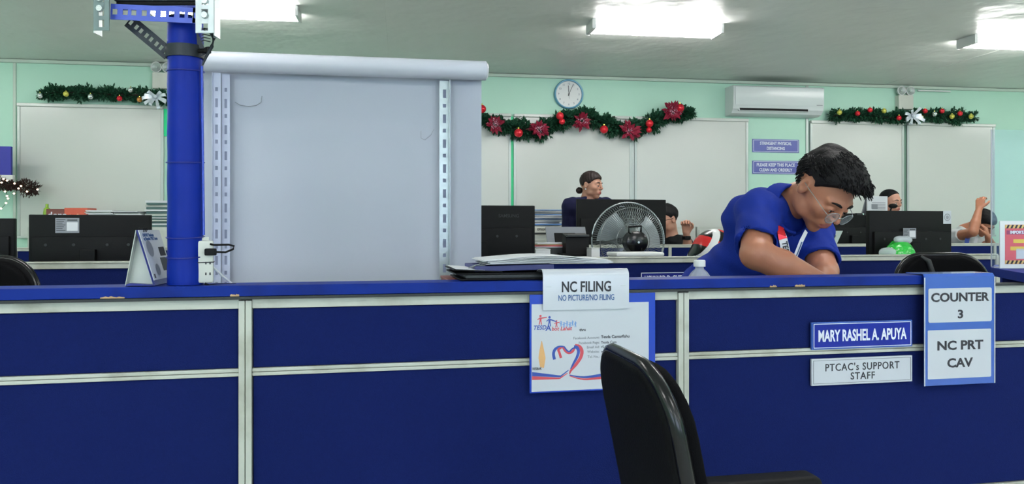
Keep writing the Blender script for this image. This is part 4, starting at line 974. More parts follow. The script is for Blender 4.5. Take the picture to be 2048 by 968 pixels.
# lower ribbon: two curves, blue above, red below
def wave(x0, x1, f, th, n=14):
    r = []
    for k in range(n+1):
        u = k/n; x = x0+(x1-x0)*u; y, w_ = f(u); r.append((x, y, x, y+w_))
    return r
le = lambda u: (743+10*math.sin(u*1.6)*u-(0 if u < .75 else (u-.75)*45), 8*(1-u*.8))
band(wave(1064, 1137, lambda u: (744+9*u-(0 if u < .78 else (u-.78)*62), 8.5*(1-u*.75)), 0), M['pblue']); band(wave(1064, 1135, lambda u: (752.5+3.5*u-(0 if u < .78 else (u-.78)*48), 7.5*(1-u*.75)), 0), M['red'])
band(wave(1139, 1240, lambda u: (749+9*math.sin(min(1, u*2.6)*1.57)-17*u, 2+6.5*u), 0), M['pblue']); band(wave(1139, 1240, lambda u: (751+11*math.sin(min(1, u*2.6)*1.57)-15*u, 1.5+6.5*u), 0), M['red'])
# heart loop
def stroke(pts, w0, w1, m, n=5, y=yt, off=0):
    out = []; P0 = [Vector(p) for p in pts]; P_ = []
    for i in range(len(P0)-1):
        a, b_, c_, d_ = P0[max(i-1, 0)], P0[i], P0[i+1], P0[min(i+2, len(P0)-1)]
        for q in range(5): u = q/5; P_.append(.5*((2*b_)+(c_-a)*u+(2*a-5*b_+4*c_-d_)*u*u+(3*b_-a-3*c_+d_)*u**3))
    P_.append(P0[-1]); N = len(P_)
    for i, p in enumerate(P_):
        d = (P_[min(i+1, N-1)]-P_[max(i-1, 0)]).normalized(); nn = Vector((-d.y, d.x)); w_ = w0+(w1-w0)*i/(N-1); w_ *= math.sin(math.pi*(.12+.88*min(1, (N-1-i)/(N-1)*1.3)) if i > N*.6 else 1.57); out.append((p.x+nn.x*(off-.5)*w_, p.y+nn.y*(off-.5)*w_, p.x+nn.x*(off+.5)*w_, p.y+nn.y*(off+.5)*w_))
    band(out, m, 'printed_ribbon', y)
stroke([(1109, 719), (1107, 708), (1110, 699), (1118, 694), (1128, 693)], 6, 5, M['pblue']); stroke([(1122, 716), (1119, 706), (1117, 699), (1124, 695)], 5, 5, M['red'], y=yt-.0001)
stroke([(1126, 694), (1131, 702), (1138, 706), (1146, 702), (1150, 694)], 5, 5, M['red']); stroke([(1128, 693), (1134, 701), (1139, 703), (1144, 698), (1152, 693)], 3, 3, M['pblue'], y=yt-.0001)
stroke([(1150, 693), (1158, 694), (1163, 702), (1161, 714), (1152, 728), (1142, 740), (1139, 748)], 8, 5, M['red'], off=-.1, y=yt+.0000); stroke([(1148, 694), (1154, 695), (1157, 703), (1154, 714), (1147, 727), (1141, 738)], 7, 4, M['pblue'], y=yt-.0001)
# name plates
a = Cp(1622, 647, .012); b_ = Cp(1823, 640, .012); x0, x1 = a.x, b_.x; z1 = Cp(1722, 642, .012).z; z0 = Cp(1722, 696, .012).z; hw = (x1-x0)/2
t = thing('nameplate', 'shiny blue nameplate with white capitals on the counter front', 'nameplate', C, ((x0+x1)/2, .0, z0)); hh = z1-z0
MB().box(-hw, hw, .009, .0155, 0, hh, .001).build('plate', M['blue3'], t); MB().box(-hw+.004, hw-.004, .0078, .009, .003, hh-.003).build('face', mat('gradient navy face', (16, 34, 150), .15, var=.35, vscale=6, detail=1), t)
frame_border(t, -hw+.005, hw-.005, .004, hh-.004, .0078, .0018, M['inkw'])
text('MARY RASHEL A. APUYA', .031, M['inkw'], t, (0, .0074, hh*.5), bold=.0014, fit=(hw*2*.875, hh*.44))
z1b = Cp(1722, 714, .012).z; z0b = Cp(1722, 767, .012).z
t = thing('nameplate', 'white plate with thin black border reading support staff, under the blue nameplate', 'nameplate', C, ((x0+x1)/2, .0, z0b)); hh = z1b-z0b
MB().box(-hw, hw, .009, .0155, 0, hh, .001).build('plate', M['paperl'], t); frame_border(t, -hw+.005, hw-.005, .005, hh-.005, .009, .0007, M['ink'])
text("PTCAC's SUPPORT", .0185, M['ink'], t, (.0, .0086, hh*.665), bold=.0003, spacing=1.12, fit=(hw*2*.735, hh*.29)); text('STAFF', .0185, M['ink'], t, (.0, .0086, hh*.31), bold=.0003, spacing=1.12, fit=(hw*2*.24, hh*.27))
# counter 3 hanging board
ya = -.012; x0 = Cp(1849, 600, ya).x; x1 = Cp(1989, 600, ya).x; z1 = 1.101; z0 = Cp(1918, 769, ya).z; hw = (x1-x0)/2; xo2 = (x0+x1)/2
t = thing('counter_sign', 'blue laminated counter 3 sign hanging over the ledge edge', 'sign', C, (xo2, 0, z0)); hh = z1-z0
MB().prism([(ya, 0), (ya, hh-.004), (ya+.006, hh+.004), (.06, hh+.0045), (.06, hh+.003), (ya+.007, hh+.0025), (ya+.003, hh-.006), (ya+.003, 0)], -hw, hw, 'x').build('board', M['blue3'], t, 30)
for s in (-1, 1): MB().box(s*hw-.0015, s*hw+.0015, ya-.0012, ya, .0, hh-.006).build('laminate_edge', M['paperl'], t)
def rrect(x0_, x1_, z0_, z1_, r, y, nm, m):
    pts = []
    for cx_, cz_, a0 in ((x1_-r, z1_-r, 0), (x0_+r, z1_-r, 90), (x0_+r, z0_+r, 180), (x1_-r, z0_+r, 270)):
        for k in range(5): a = math.radians(a0+k*22.5); pts.append((cx_+r*math.cos(a), cz_+r*math.sin(a)))
    MB().prism(pts, y-.0008, y, 'y').build(nm, m, t)
zz = [Cp(1918, v, ya).z-z0 for v in (576, 644, 659, 756)]
rrect(-hw+.012, hw-.010, zz[1], zz[0], .005, ya, 'white_card', M['paperl']); rrect(-hw+.010, hw-.012, zz[3], zz[2], .003, ya, 'white_card', M['paperl'])
k_ = 2.1/1500
text('COUNTER', .0335, M['ink'], t, (.001, ya-.0011, Cp(1920, 594, ya).z-z0), bold=.0016, fit=(hw*2*.83, .0255)); text('3', .033, M['ink'], t, (.001, ya-.0011, Cp(1920, 628, ya).z-z0), bold=.0015, fit=(.017, .0245))
text('NC PRT', .0335, M['ink'], t, (.001, ya-.0011, Cp(1920, 690, ya).z-z0), bold=.0016, fit=(hw*2*.655, .0265)); text('CAV', .0335, M['ink'], t, (0, ya-.0011, Cp(1920, 725, ya).z-z0), bold=.0016, fit=(hw*2*.365, .0265))

# ------------------------------------------------------------------ side ledge, acrylic pane, notice stand
t = thing('side_counter', 'blue ledge of the return counter at the right edge', 'counter', WORLD, (1.75, 2.3, 0))
po = [Q(1981, 540, 2.43), Q(2049, 549, 2.12), Q(2700, 500, 2.2), Q(2600, 500, 2.65), Q(1990, 530, 2.62)]
MB().prism([(p.x-1.75, p.y-2.3) for p in po], 1.078, 1.104, 'z').build('ledge', M['ledge'], t)
MB().box(-.05, .9, .12, .30, .0, 1.077).build('panel', M['fabric'], t)
t = thing('acrylic_screen', 'clear acrylic sneeze guard standing on the right ledge', 'screen', WORLD, (Q(1984, 0, 2.46).x, 2.46, 1.105), rot=math.atan(.1))
MB().box(0, 1.0, 0, .004, 0, .45).build('pane', M['acr'], t); MB().box(-.0012, 0, -.0005, .0045, 0, .45).build('pane_edge', M['paperl'], t)
for x in (.03, .9): MB().box(x, x+.05, -.025, -.0005, 0, .004).build('foot', M['acr'], t)
c = Q(2000, 532, 2.36); t = thing('notice_stand', 'red and yellow important notice in a white stand at the right edge', 'notice', WORLD, (c.x, 2.36, 1.1045), rot=math.atan(.12)); k_ = 2.36/1500; Wn = .24; Hn = .150
MB().box(0, Wn, 0, .004, 0, Hn, .001).build('white_stand', M['white'], t); MB().box(.02, Wn-.02, .004, .05, 0, .003).build('foot', M['white'], t)
MB().box(.017, Wn-.017, -.0008, 0, .014, Hn-.012).build('red_sheet', M['pink'], t)
for z in (.0145, Hn-.0235):
    b = MB()
    b.box(.017, Wn-.017, -.0013, -.0008, z, z+.011); b.build('stripe_base', M['yell2'], t); b = MB()
    for k in range(14):
        x = .02+k*.0145; b.prism([(x, z), (x+.0065, z), (x+.0125, z+.011), (x+.006, z+.011)], -.002, -.0013, 'y')
    b.build('hazard_stripes', M['ink'], t)
MB().box(.022, Wn-.02, -.0013, -.0008, Hn-.043, Hn-.030).build('maroon_band', M['maroon'], t); text('IMPORTANT', .013, M['inkw'], t, (.033, -.0018, Hn-.0365), align='LEFT', bold=.0008)
for z, x in ((Hn-.062, .045), (Hn-.085, .035)): MB().box(x, Wn-.04, -.0013, -.0008, z-.008, z+.004).build('yellow_bar', M['yellow'], t)

MB().box(.055, Wn-.03, -.0013, -.0008, .03, .062).build('white_photo', M['paperl'], t)

# ------------------------------------------------------------------ chairs
def office_chair(name, label, F, loc, rot, wb=.42, hb=.50, zt=1.04, rim=True, arms=True, lean=.14, seatz=.47, rad=.10):
    """origin under the seat; faces local +x ; backrest at -x"""
    t = thing(name, label, 'chair', F, loc, rot)
    cb = np.array((-.25, 0, zt-hb/2)); cl, sl_ = math.cos(lean), math.sin(lean)
    Rb = np.array(((cl, 0, -sl_), (0, 1, 0), (sl_, 0, cl)))    # columns: thickness, width, height axes
    def shell(P):
        p = (P-cb.astype(np.float32)) @ Rb.astype(np.float32)
        q = p.copy(); q[:, 0] = p[:, 0]-.25*p[:, 1]**2*1.2
        qq = np.abs(q[:, 1:])-(np.array((wb/2, hb/2), np.float32)-rad); d2 = np.sqrt((np.maximum(qq, 0)**2).sum(1))+np.minimum(qq.max(1), 0)-rad
        w_ = np.stack([d2+.012, np.abs(q[:, 0])-.006], 1); return np.sqrt((np.maximum(w_, 0)**2).sum(1))+np.minimum(w_.max(1), 0)-.010
    def cush(P):
        p = (P-cb.astype(np.float32)) @ Rb.astype(np.float32); q = p.copy(); q[:, 0] = p[:, 0]-.25*p[:, 1]**2*1.2-.022
        qq = np.abs(q[:, 1:])-(np.array((wb/2-.012, hb/2-.012), np.float32)-rad); d2 = np.sqrt((np.maximum(qq, 0)**2).sum(1))+np.minimum(qq.max(1), 0)-rad
        w_ = np.stack([d2+.016, np.abs(q[:, 0])-.004], 1); return np.sqrt((np.maximum(w_, 0)**2).sum(1))+np.minimum(w_.max(1), 0)-.014
    lo = (-.48, -wb/2-.06, zt-hb-.06); hi = (.0, wb/2+.06, zt+.06)
    sdf_obj('backrest_shell', shell, lo, hi, .006, M['blackm'], t); sdf_obj('backrest_cushion', cush, lo, hi, .006, M['blackf'], t)
    rp = []
    for k in range(64):
        a = k*2*math.pi/64; hx, hz = wb/2-rad, hb/2-rad; u_ = math.cos(a); v_ = math.sin(a)
        y_ = hx*(1 if u_ > 0 else -1)+(rad-.004)*u_; z_ = hz*(1 if v_ > 0 else -1)+(rad-.004)*v_
        p3 = cb+Rb @ np.array((.25*y_**2*1.2, y_, z_)); rp.append(Vector(p3))
    MB().tube(rp, .0115, 8, True).build('backrest_rim', M['blackg'], t, 'all')
    sdf_obj('seat', lambda P: rbox(P, (.02, 0, seatz), (.25, .245, .04), .038), (-.3, -.3, seatz-.08), (.34, .3, seatz+.08), .008, M['blackf'], t)
    MB().tube([(-.24, 0, zt-hb+.1), (-.30, 0, zt-hb+.0), (-.27, 0, seatz-.06), (-.05, 0, seatz-.06)], .018, 8).build('back_support', M['black'], t, 60)
    MB().cyl((0, 0, .12), (0, 0, seatz-.04), .028).build('gas_column', M['black'], t, 40)
    for k in range(5):
        a = k*2*math.pi/5+.3; e = Vector((math.cos(a)*.29, math.sin(a)*.29, .075)); MB().tube([(0, 0, .12), e], [.03, .016], 8).build('base_leg', M['black'], t, 60)
        MB().cyl((e.x, e.y-.02, .03), (e.x, e.y+.02, .03), .028).build('caster', M['black'], t, 40)
    if arms:
        for s in (-1, 1):
            MB().tube([(.08, s*.25, seatz-.02), (.10, s*.30, seatz+.02), (.08, s*.30, seatz+.2)], .014, 8).build('arm_post', M['black'], t, 60)
            sdf_obj('arm_pad', lambda P, s=s: rbox(P, (.07, s*.30, seatz+.235), (.165, .035, .02), .018)-0, (-.15, s*.3-.06, seatz+.2), (.28, s*.3+.06, seatz+.29), .006, M['black'], t)
    return t
# front chair and the chairs behind the counter
ch = office_chair('office_chair', 'black office chair turned sideways in the foreground before the counter', WORLD, (.476, 1.262, 0), .19, wb=.31, hb=.50, zt=1.035, lean=.2, seatz=.455)
p_ = Q(1922, 510, 3.15)
ch2 = office_chair('office_chair', 'black chair with rounded back behind the counter, left of the acrylic guard', WORLD, (p_.x, 3.02, 0), -math.pi/2+.05, wb=.42, hb=.46, zt=p_.z, lean=.1, rad=.13)
MB().tube([(-.24, -.10, p_.z-.010), (-.225, -.075, p_.z-.03), (-.222, -.06, p_.z-.08), (-.218, -.058, p_.z-.13)], [.007, .012, .012, .010], 8).build('highlight_strip', M['dgrey'], ch2, 60)  # grey tube modelled in place of a highlight arc on the backrest
p_ = Q(-108, 518, 2.35)
ch3 = copy_tree(ch2); ch3.location = (p_.x, 2.24, p_.z-Q(1922, 510, 3.15).z); ch3['label'] = 'black chair back behind the counter, cut by the left edge'

# ------------------------------------------------------------------ people
def unit(v): v = np.asarray(v, float); return v/np.linalg.norm(v)
def head_frame(F, U):
    F = unit(F); U = np.asarray(U, float); U = unit(U-F*(U @ F)); R_ = np.cross(F, U); return np.stack([R_, F, U], 1)   # columns: right, forward, up
def head_sdf(p, slit=.0042, eyes=True, female=False):
    d = ell(p, (0, -.012, .035), (.076, .094, .084))
    d = smin(d, ell(p, (0, .028, -.012), (.064, .066, .078)), .03)
    d = smin(d, ell(p, (0, .040, -.060), (.046 if not female else .041, .046, .040)), .025)          # jaw
    d = smin(d, ell(p, (0, .068, -.096), (.020, .018, .016)), .022)         # chin
    for s in (-1, 1):
        d = smin(d, ell(p, (s*.042, .060, -.020), (.024, .024, .022)), .02)     # cheek
        d = smin(d, cap(p, (s*.012, .088, .022), (s*.046, .074, .022), .009, .009), .014)   # brow
        d = smin(d, ell(p, (s*.052, .02, -.062), (.014, .03, .022)), .02)      # jaw corner
    for s in (-1, 1): d = smax(d, -ell(p, (s*.033, .106, .0), (.019, .018, .013)), .012)   # socket
    if eyes:
        for s in (-1, 1):
            d = smin(d, ell(p, (s*.032, .0815, .000), (.0165, .0135, .0125)), .004)
            d = smax(d, -ell(p, (s*.032, .098, -.002), (.0135, .012, slit)), .0015)
    d = smin(d, cap(p, (0, .090, .016), (0, .113, -.022), .0065, .0095), .012)     # nose
    for s in (-1, 1): d = smin(d, ell(p, (s*.0125, .102, -.0265), (.0078, .0095, .0072)), .005)
    for s in (-1, 1): d = smax(d, -ell(p, (s*.0065, .108, -.036), (.0036, .005, .004)), .003)
    d = smin(d, ell(p, (0, .084, -.058), (.027, .017, .018)), .014)         # muzzle
    d = smin(d, cap(p, (-.014, .0935, -.0535), (.014, .0935, -.0535), .0048), .005)
    d = smin(d, cap(p, (-.012, .0925, -.0655), (.012, .0925, -.0655), .0058), .005)
    d = smax(d, -cap(p, (-.021, .094, -.0598), (.021, .094, -.0598), .0016), .003)
    for s in (-1, 1):                                                      # ears
        e = ell(p, (s*.0785, -.008, .0), (.008, .019, .031)); e = np.maximum(e, -ell(p, (s*.087, -.004, .003), (.006, .011, .019)))
        d = smin(d, e, .008)
    return d
def hand_caps(w, d, n, side, curl=.5, s=1.0):
    """w wrist, d pointing, n palm normal, side = thumb direction; returns capsules"""
    d, n = unit(d), unit(n); n = unit(n-d*(n @ d)); side = unit(np.cross(d, n))*side; w = np.asarray(w, float); out = []
    pal = w+d*.045*s
    for k in range(4): out.append((w+d*.012*s+side*(.018-.012*k)*s, w+d*(.088-.003*abs(k-1))*s+side*(.030-.020*k)*s, .013*s, .0105*s, .012))
    for k, (L_, r) in enumerate(((.070, .0085), (.078, .009), (.072, .0085), (.056, .0075))):
        b = w+d*(.088-.003*abs(k-1))*s+side*(.030-.020*k)*s; a = curl*.6
        for j, f in enumerate((.45, .31, .24)):
            dd = d*math.cos(a)+n*math.sin(a); e = b+dd*L_*f*s; out.append((b, e, r*s*(1-.08*j), r*s*(.94-.1*j), .004)); b = e; a += curl*.75
    b = w+d*.022*s+side*.026*s
    for j, (L_, r) in enumerate(((.04, .0125), (.03, .0105), (.025, .009))):
        dd = unit(d*(.75+.1*j)+side*(.65-.35*j)+n*(.25+.2*j*curl*2)); e = b+dd*L_*s; out.append((b, e, r*s, r*s*.9, .007)); b = e
    return out
def make_person(name, label, J, skin, top, topcol, voxel=.006, female=False, slit=.0042, sleeve=.6, hairfn=None, hairm=None, seated=False, headscale=1.0, extra=None, bare=None, sl_r=(.062, .056), armr=(.048, .040, .028), chest=1.0, group=None):
    """J: dict of numpy joints in world space"""
    o = (J['pelvis'][0], J['pelvis'][1], 0); t = thing(name, label, 'person', WORLD, o); org = np.array(o)
    Hm = head_frame(J['F'], J['U']); H = J['head']; hs = headscale
    up = unit(J['neck']-J['pelvis']); left = unit(J['SL']-J['SR']); left = unit(left-up*(left @ up)); fw = np.cross(left, up); T = np.stack([left, fw, up], 1)
    mid = (J['SL']+J['SR'])/2
    hc = []
    for s in ('R', 'L'):
        if 'h'+s in J: w_, d_, n_, sd, cu = J['h'+s]; hc += hand_caps(w_, d_, n_, sd, cu, hs)
    def body(P):
        p = ((P-H.astype(np.float32)) @ Hm.astype(np.float32))/hs
        near = (p*p).sum(1) < .25**2; d = np.full(len(P), 1., np.float32)
        d[near] = head_sdf(p[near].astype(np.float32), slit, True, female)*hs; d[~near] = (np.sqrt((p[~near]**2).sum(1))-.14)*hs
        nb = H+Hm @ np.array((0, -.025, -.055))*hs
        d = smin(d, cap(P, nb, J['neck'], (.050 if female else .056)*hs, (.056 if female else .064)*hs), .02)
        tr = smin(cap(P, mid-up*.06, J['pelvis'], .06, .09), cap(P, J['SR'], J['SL'], .036), .03); tr = smin(tr, cap(P, J['neck'], mid-up*.06, .05), .02)
        d = smin(d, tr, .04)
        for s in 'RL':
            if 'E'+s not in J: continue
            d = smin(d, cap(P, J['S'+s], J['E'+s], armr[0], armr[1]), .02)
            fm = J['E'+s]*.62+J['W'+s]*.38
            a = smin(cap(P, J['E'+s], fm, armr[1]*.98, armr[1]*1.0), cap(P, fm, J['W'+s], armr[1]*1.0, armr[2]*.9), .01); d = smin(d, a, .012)
        if hc:
            dh = None
            for a, b, r0, r1, k in hc:
                c_ = cap(P, a, b, r0, r1); dh = c_ if dh is None else smin(dh, c_, k)
            d = smin(d, dh, .012)
        return d
    pts = [H+.16, H-.16, J['neck']+.1, J['neck']-.1, J['pelvis']+.12, J['pelvis']-.12]+[J[k]+q for k in J if k in ('SR', 'SL', 'ER', 'EL', 'WR', 'WL') for q in (.09, -.09)]+[c_[1]+q for c_ in hc for q in (.03, -.03)]
    lo = np.min(pts, 0); hi = np.max(pts, 0)
    def mf(cn):
        p = ((cn-H) @ Hm)/hs; q = (np.abs(p[:, 0]) < .0225-.0009*0) & (p[:, 1] > .086) & (((p[:, 2]+.0598)/.0115)**2+(p[:, 0]/.0235)**2 < 1); r = np.zeros(len(cn)); r[q] = 1; return r
    sdf_obj('body', body, lo, hi, voxel, skin, t, org, mf, (M['lip'],))
    shc = [(J['neck']-up*.03, J['S'+s]+up*.0) for s in 'RL']
    def shirt(P):
        c1 = mid-up*.17+fw*.005; c2 = J['pelvis']+up*.08
        d = ell(P, c1, (.172*chest, .118, .20), T); d = smin(d, ell(P, c2, (.158*chest, .122, .20), T), .08)
        d = smin(d, cap(P, J['SR'], J['SL'], .062), .05)
        for a_, b_ in shc: d = smin(d, cap(P, a_, b_, .062, .058), .04)
        d = smin(d, cap(P, J['neck']-up*.035, mid-up*.03, .078 if not female else .066, .08), .05)
        if extra: d = smin(d, extra(P), .04)
        for s in 'RL':
            if 'E'+s not in J: continue
            e = J['S'+s]+(J['E'+s]-J['S'+s])*(sleeve if sleeve <= 1 else 1); dd = unit(J['E'+s]-J['S'+s])
            sl = cap(P, J['S'+s], e+dd*.05, sl_r[0], sl_r[1])
            if sleeve <= 1:
                sl = np.maximum(sl, (P-e.astype(np.float32)) @ dd.astype(np.float32))
                sl = np.maximum(sl, -np.maximum(cap(P, J['S'+s], J['E'+s], sl_r[1]-.011), -(P-(e-dd*.03).astype(np.float32)) @ dd.astype(np.float32)))
            else:
                sl = smin(sl, cap(P, J['E'+s], J['W'+s]-unit(J['W'+s]-J['E'+s])*.02, sl_r[1], .038), .02)
            d = smin(d, sl, .03)
        d = d+.0032*np.sin(P @ (up*70+left*32).astype(np.float32))*np.sin(P @ (fw*38-up*22+left*18).astype(np.float32))+.0015*np.sin(P @ (left*95+up*40).astype(np.float32))
        if not bare is None: d = smax(d, -bare(P, mid, up, left, fw, J), .008)
        return d
    sdf_obj(top, shirt, np.min([lo, J['pelvis']-.28], 0), np.max([hi*0+np.max([J['SR'], J['SL'], J['pelvis'], J['neck']]+[J[k] for k in ('ER', 'EL', 'WR', 'WL') if k in J], 0)+.16, J['pelvis']+.25], 0), max(voxel, .0042), topcol, t, org)
    # trousers and shoes
    hipc = J['pelvis']; legs = []
    for s in (-1, 1):
        hp = hipc+left*s*.09-up*.04; g = np.array((fw[0], fw[1], 0)); g = unit(g) if np.linalg.norm(g) > .05 else np.array((0, -1, 0)); lt = np.array((left[0], left[1], 0))
        if seated: kn = hp+g*.40; kn[2] = hp[2]-.02; ft = kn+g*.02; ft[2] = .09
        else: ft = hp.copy(); ft[2] = .09; ft += lt*s*.03+g*.02; kn = (hp+ft)/2+g*.02
        legs.append((hp, kn, ft, g))
    def trou(P):
        d = ell(P, hipc-up*.02, (.165, .125, .14), T)
        for hp, kn, ft, g in legs: d = smin(d, cap(P, hp, kn, .085, .062), .03); d = smin(d, cap(P, kn, ft, .062, .048), .02)
        return d
    lp = np.array([q for l_ in legs for q in l_[:3]]+[hipc]); sdf_obj('trousers', trou, lp.min(0)-.2, lp.max(0)+.2, .012, M['jeans'], t, org)
    for hp, kn, ft, g in legs:
        c1 = ft.copy(); c1[2] = .045; Rg = np.stack([np.cross(g, (0, 0, 1)), g, np.array((0, 0, 1.))], 1)
        sdf_obj('shoe', lambda P: np.maximum(smin(ell(P, c1+g*.07, (.048, .12, .05), Rg), cap(P, c1, c1+np.array((0, 0, .05)), .045), .03), -P[:, 2]+.001), c1-.22, c1+.24, .01, M['blackg'], t, org)
    # eyes and brows
    def hw_(v): return Vector(H+Hm @ (np.asarray(v, float)*hs)-org)
    for s in (-1, 1):
        e = MB().sph(hw_((s*.032, .0805, -.001)), .0128*hs, 18, 12).build('eye', M['eye'], t, 'all')
        MB().sph(hw_((s*.032, .0885, -.0025 if slit < .004 else -.001)), .0063*hs, 14, 10).build('iris', M['iris'], e, 'all')
        br = [hw_((s*x, y, z)) for x, y, z in ((.012, .0965, .0225), (.024, .0965, .0275), (.036, .0915, .0285), (.050, .080, .0235))]
        MB().tube(br, [.0032*hs, .0042*hs, .0036*hs, .0012], 6).build('eyebrow', hairm, t, 60)
        li = [hw_((s*x, y, z)) for x, y, z in ((.0185, .0905, .000), (.025, .0955, slit+.0005), (.033, .0955, slit+.001), (.041, .0915, slit), (.046, .0865, .0005))]
        MB().tube(li, .0011*hs, 5).build('eyelashes', hairm, t, 60)
    if hairfn:
        def hf(P): return hairfn(((P-H.astype(np.float32)) @ Hm.astype(np.float32)/hs).astype(np.float32))*hs
        hobj = sdf_obj('hair', hf, H-.2, H+.2, max(.003, voxel*.75), hairm, t, org)
    return t, Hm, H, org, T, hw_
def hline(p, pts):           # hairline height as a function of local y
    ys = [a for a, b in pts]; zs = [b for a, b in pts]; return np.interp(p[:, 1], ys, zs).astype(np.float32)
rs = np.random.RandomState(8); HK = rs.normal(0, 1, (10, 3))*55; HP_ = rs.uniform(0, 6, 10)
def hnoise(p, a): return a*sum(np.sin(p @ HK[i].astype(np.float32)+HP_[i]) for i in range(10))/10
def locks(t, Hm, H, org, hs, n, L0, r0, dirfn, region, seed, m, rad=(.088, .112, .094), cen=(0, -.002, .05)):
    rnd = random.Random(seed); b = MB(); c = 0
    while c < n:
        v = Vector((rnd.gauss(0, 1), rnd.gauss(0, 1), rnd.gauss(0, 1))).normalized(); p = Vector((v.x*rad[0]+cen[0], v.y*rad[1]+cen[1], v.z*rad[2]+cen[2]))
        if not region(p): continue
        d = dirfn(p, v, rnd).normalized(); L_ = L0*rnd.uniform(.6, 1.25); q = [p-v*.006, p+d*L_*.4+v*.003, p+d*L_*.75+v*.002, p+d*L_-v*.004]
        b.tube([Vector(H+Hm @ (np.array(x)*hs)-org) for x in q], [r0, r0*.9, r0*.55, r0*.1], 5); c += 1
    o = b.build('hair_locks', m, t, 60); o['kind'] = 'stuff'
def A(v): return np.array(v, float)

# 1. the bowing man in the blue polo
Hd = A(Q(1645, 380, 2.34))
J = dict(head=Hd, F=(.271, -.596, -.756), U=(.417, -.635, .651), neck=A(Q(1556, 416, 2.50)), pelvis=A((.715, 2.80, .93)),
         SR=A(Q(1518, 424, 2.40)), ER=A(Q(1512, 508, 2.215)), WR=A(Q(1646, 566, 2.23)), SL=A(Q(1622, 462, 2.62)), EL=A(Q(1647, 542, 2.43)), WL=A(Q(1640, 592, 2.25)))
J['hR'] = (J['WR'], (.75, -.12, -.55), (-.3, -.1, -1), 1, .55); J['hL'] = (J['WL'], (-.75, -.10, -.32), (.1, -.1, -1), -1, .35)
def manhair(p):
    d = ell(p, (0, -.006, .054), (.086, .110, .081)); d = smin(d, ell(p, (-.005, .050, .088), (.064, .050, .034)), .03); d = smin(d, ell(p, (0, -.004, .096), (.062, .080, .030)), .03)
    z = hline(p, ((-.10, -.075), (-.05, -.055), (-.030, .002), (-.012, .036), (.010, .034), (.016, .012), (.030, .034), (.055, .062), (.075, .082)))
    d = smax(d, z-p[:, 2], .006); return d+hnoise(p, .007)
t, Hm, H, org, T, hw_ = make_person('person', 'man in royal blue polo and round glasses bowing over the counter, writing', J, M['skin'], 'polo_shirt', M['polo'], .0034, slit=.0022, sleeve=.80, extra=lambda P: smin(ell(P, A(Q(1540, 424, 2.48)), (.085, .075, .070)), ell(P, A(Q(1495, 440, 2.52)), (.085, .08, .085)), .05), hairfn=manhair, hairm=M['hair'], sl_r=(.064, .063), armr=(.050, .0455, .030))
locks(t, Hm, H, org, 1, 1900, .022, .0019, lambda p, v, r: Vector((r.uniform(-.35, .35), 1.0 if p.z > .06 else .2, -.1 if p.z > .06 else -.8))+v*r.uniform(.1, .6), lambda p: ((p.z > .095 and p.y < .07) or (p.y < -.04 and p.z > -.02) or (abs(p.x) > .06 and p.z > .06 and p.y < .02)), 3, M['hair'], rad=(.087, .110, .085), cen=(0, -.002, .050))
locks(t, Hm, H, org, 1, 260, .026, .0021, lambda p, v, r: Vector((r.uniform(-.4, .5), 1, -.35))+v*r.uniform(0, .5), lambda p: p.y > .03 and p.z > .085, 4, M['hair'], rad=(.066, .052, .036), cen=(-.005, .050, .086))
g = bpy.data.objects.new('eyeglasses', None); COL.objects.link(g); g.parent = t
for s in (-1, 1):
    cx_ = s*.033; ring_ = [hw_((cx_+.0235*math.cos(a), .113-.0045*abs(math.cos(a)+s*.0)*(1 if math.cos(a)*s > 0 else -.1), -.010+.0215*math.sin(a))) for a in [k*math.pi/16 for k in range(32)]]
    MB().tube(ring_, .0010, 6, True).build('rim', M['wire'], g, 60)
    b = MB(); cv = b.bm.verts.new(hw_((cx_, .1125, -.010))); rv = [b.bm.verts.new(q) for q in ring_]
    for k in range(32): b.bm.faces.new((cv, rv[k], rv[(k+1) % 32]))
    lens = b.build('lens', mat('lens', (210, 222, 226), .04, alpha=.22) if s < 0 else bpy.data.materials['lens'], g)
    MB().tube([hw_((cx_+s*.0235, .1085, -.004)), hw_((s*.066, .095, .0)), hw_((s*.081, .02, .008)), hw_((s*.083, -.012, .010)), hw_((s*.082, -.026, -.004))], .0010, 5).build('temple', M['wire'], g, 60)
MB().tube([hw_((-.0095, .113, -.006)), hw_((0, .1175, -.003)), hw_((.0095, .113, -.006))], .0010, 5).build('bridge', M['wire'], g, 60)
# polo collar
nk = A(Q(1577, 420, 2.42)); ax = unit(A(Q(1640, 411, 2.30))-nk); dn = unit(np.cross(ax, np.cross(T[:, 1], ax)))
def collar(P):
    q = P-nk.astype(np.float32); h_ = q @ ax.astype(np.float32); rr = np.sqrt(np.maximum(0, (q*q).sum(1)-h_*h_)); d = np.abs(rr-(.082-.22*h_))-.0046
    f = q @ dn.astype(np.float32); d = smax(d, h_-.030, .002); d = np.maximum(d, -h_-.030-.03*np.clip(f/.08, 0, 1))
    l_ = q @ np.cross(ax, dn).astype(np.float32); return np.where(f > 0, np.maximum(d, .012-np.abs(l_)), d)
sdf_obj('collar', collar, nk-.16, nk+.16, .003, M['polo'], t, org)
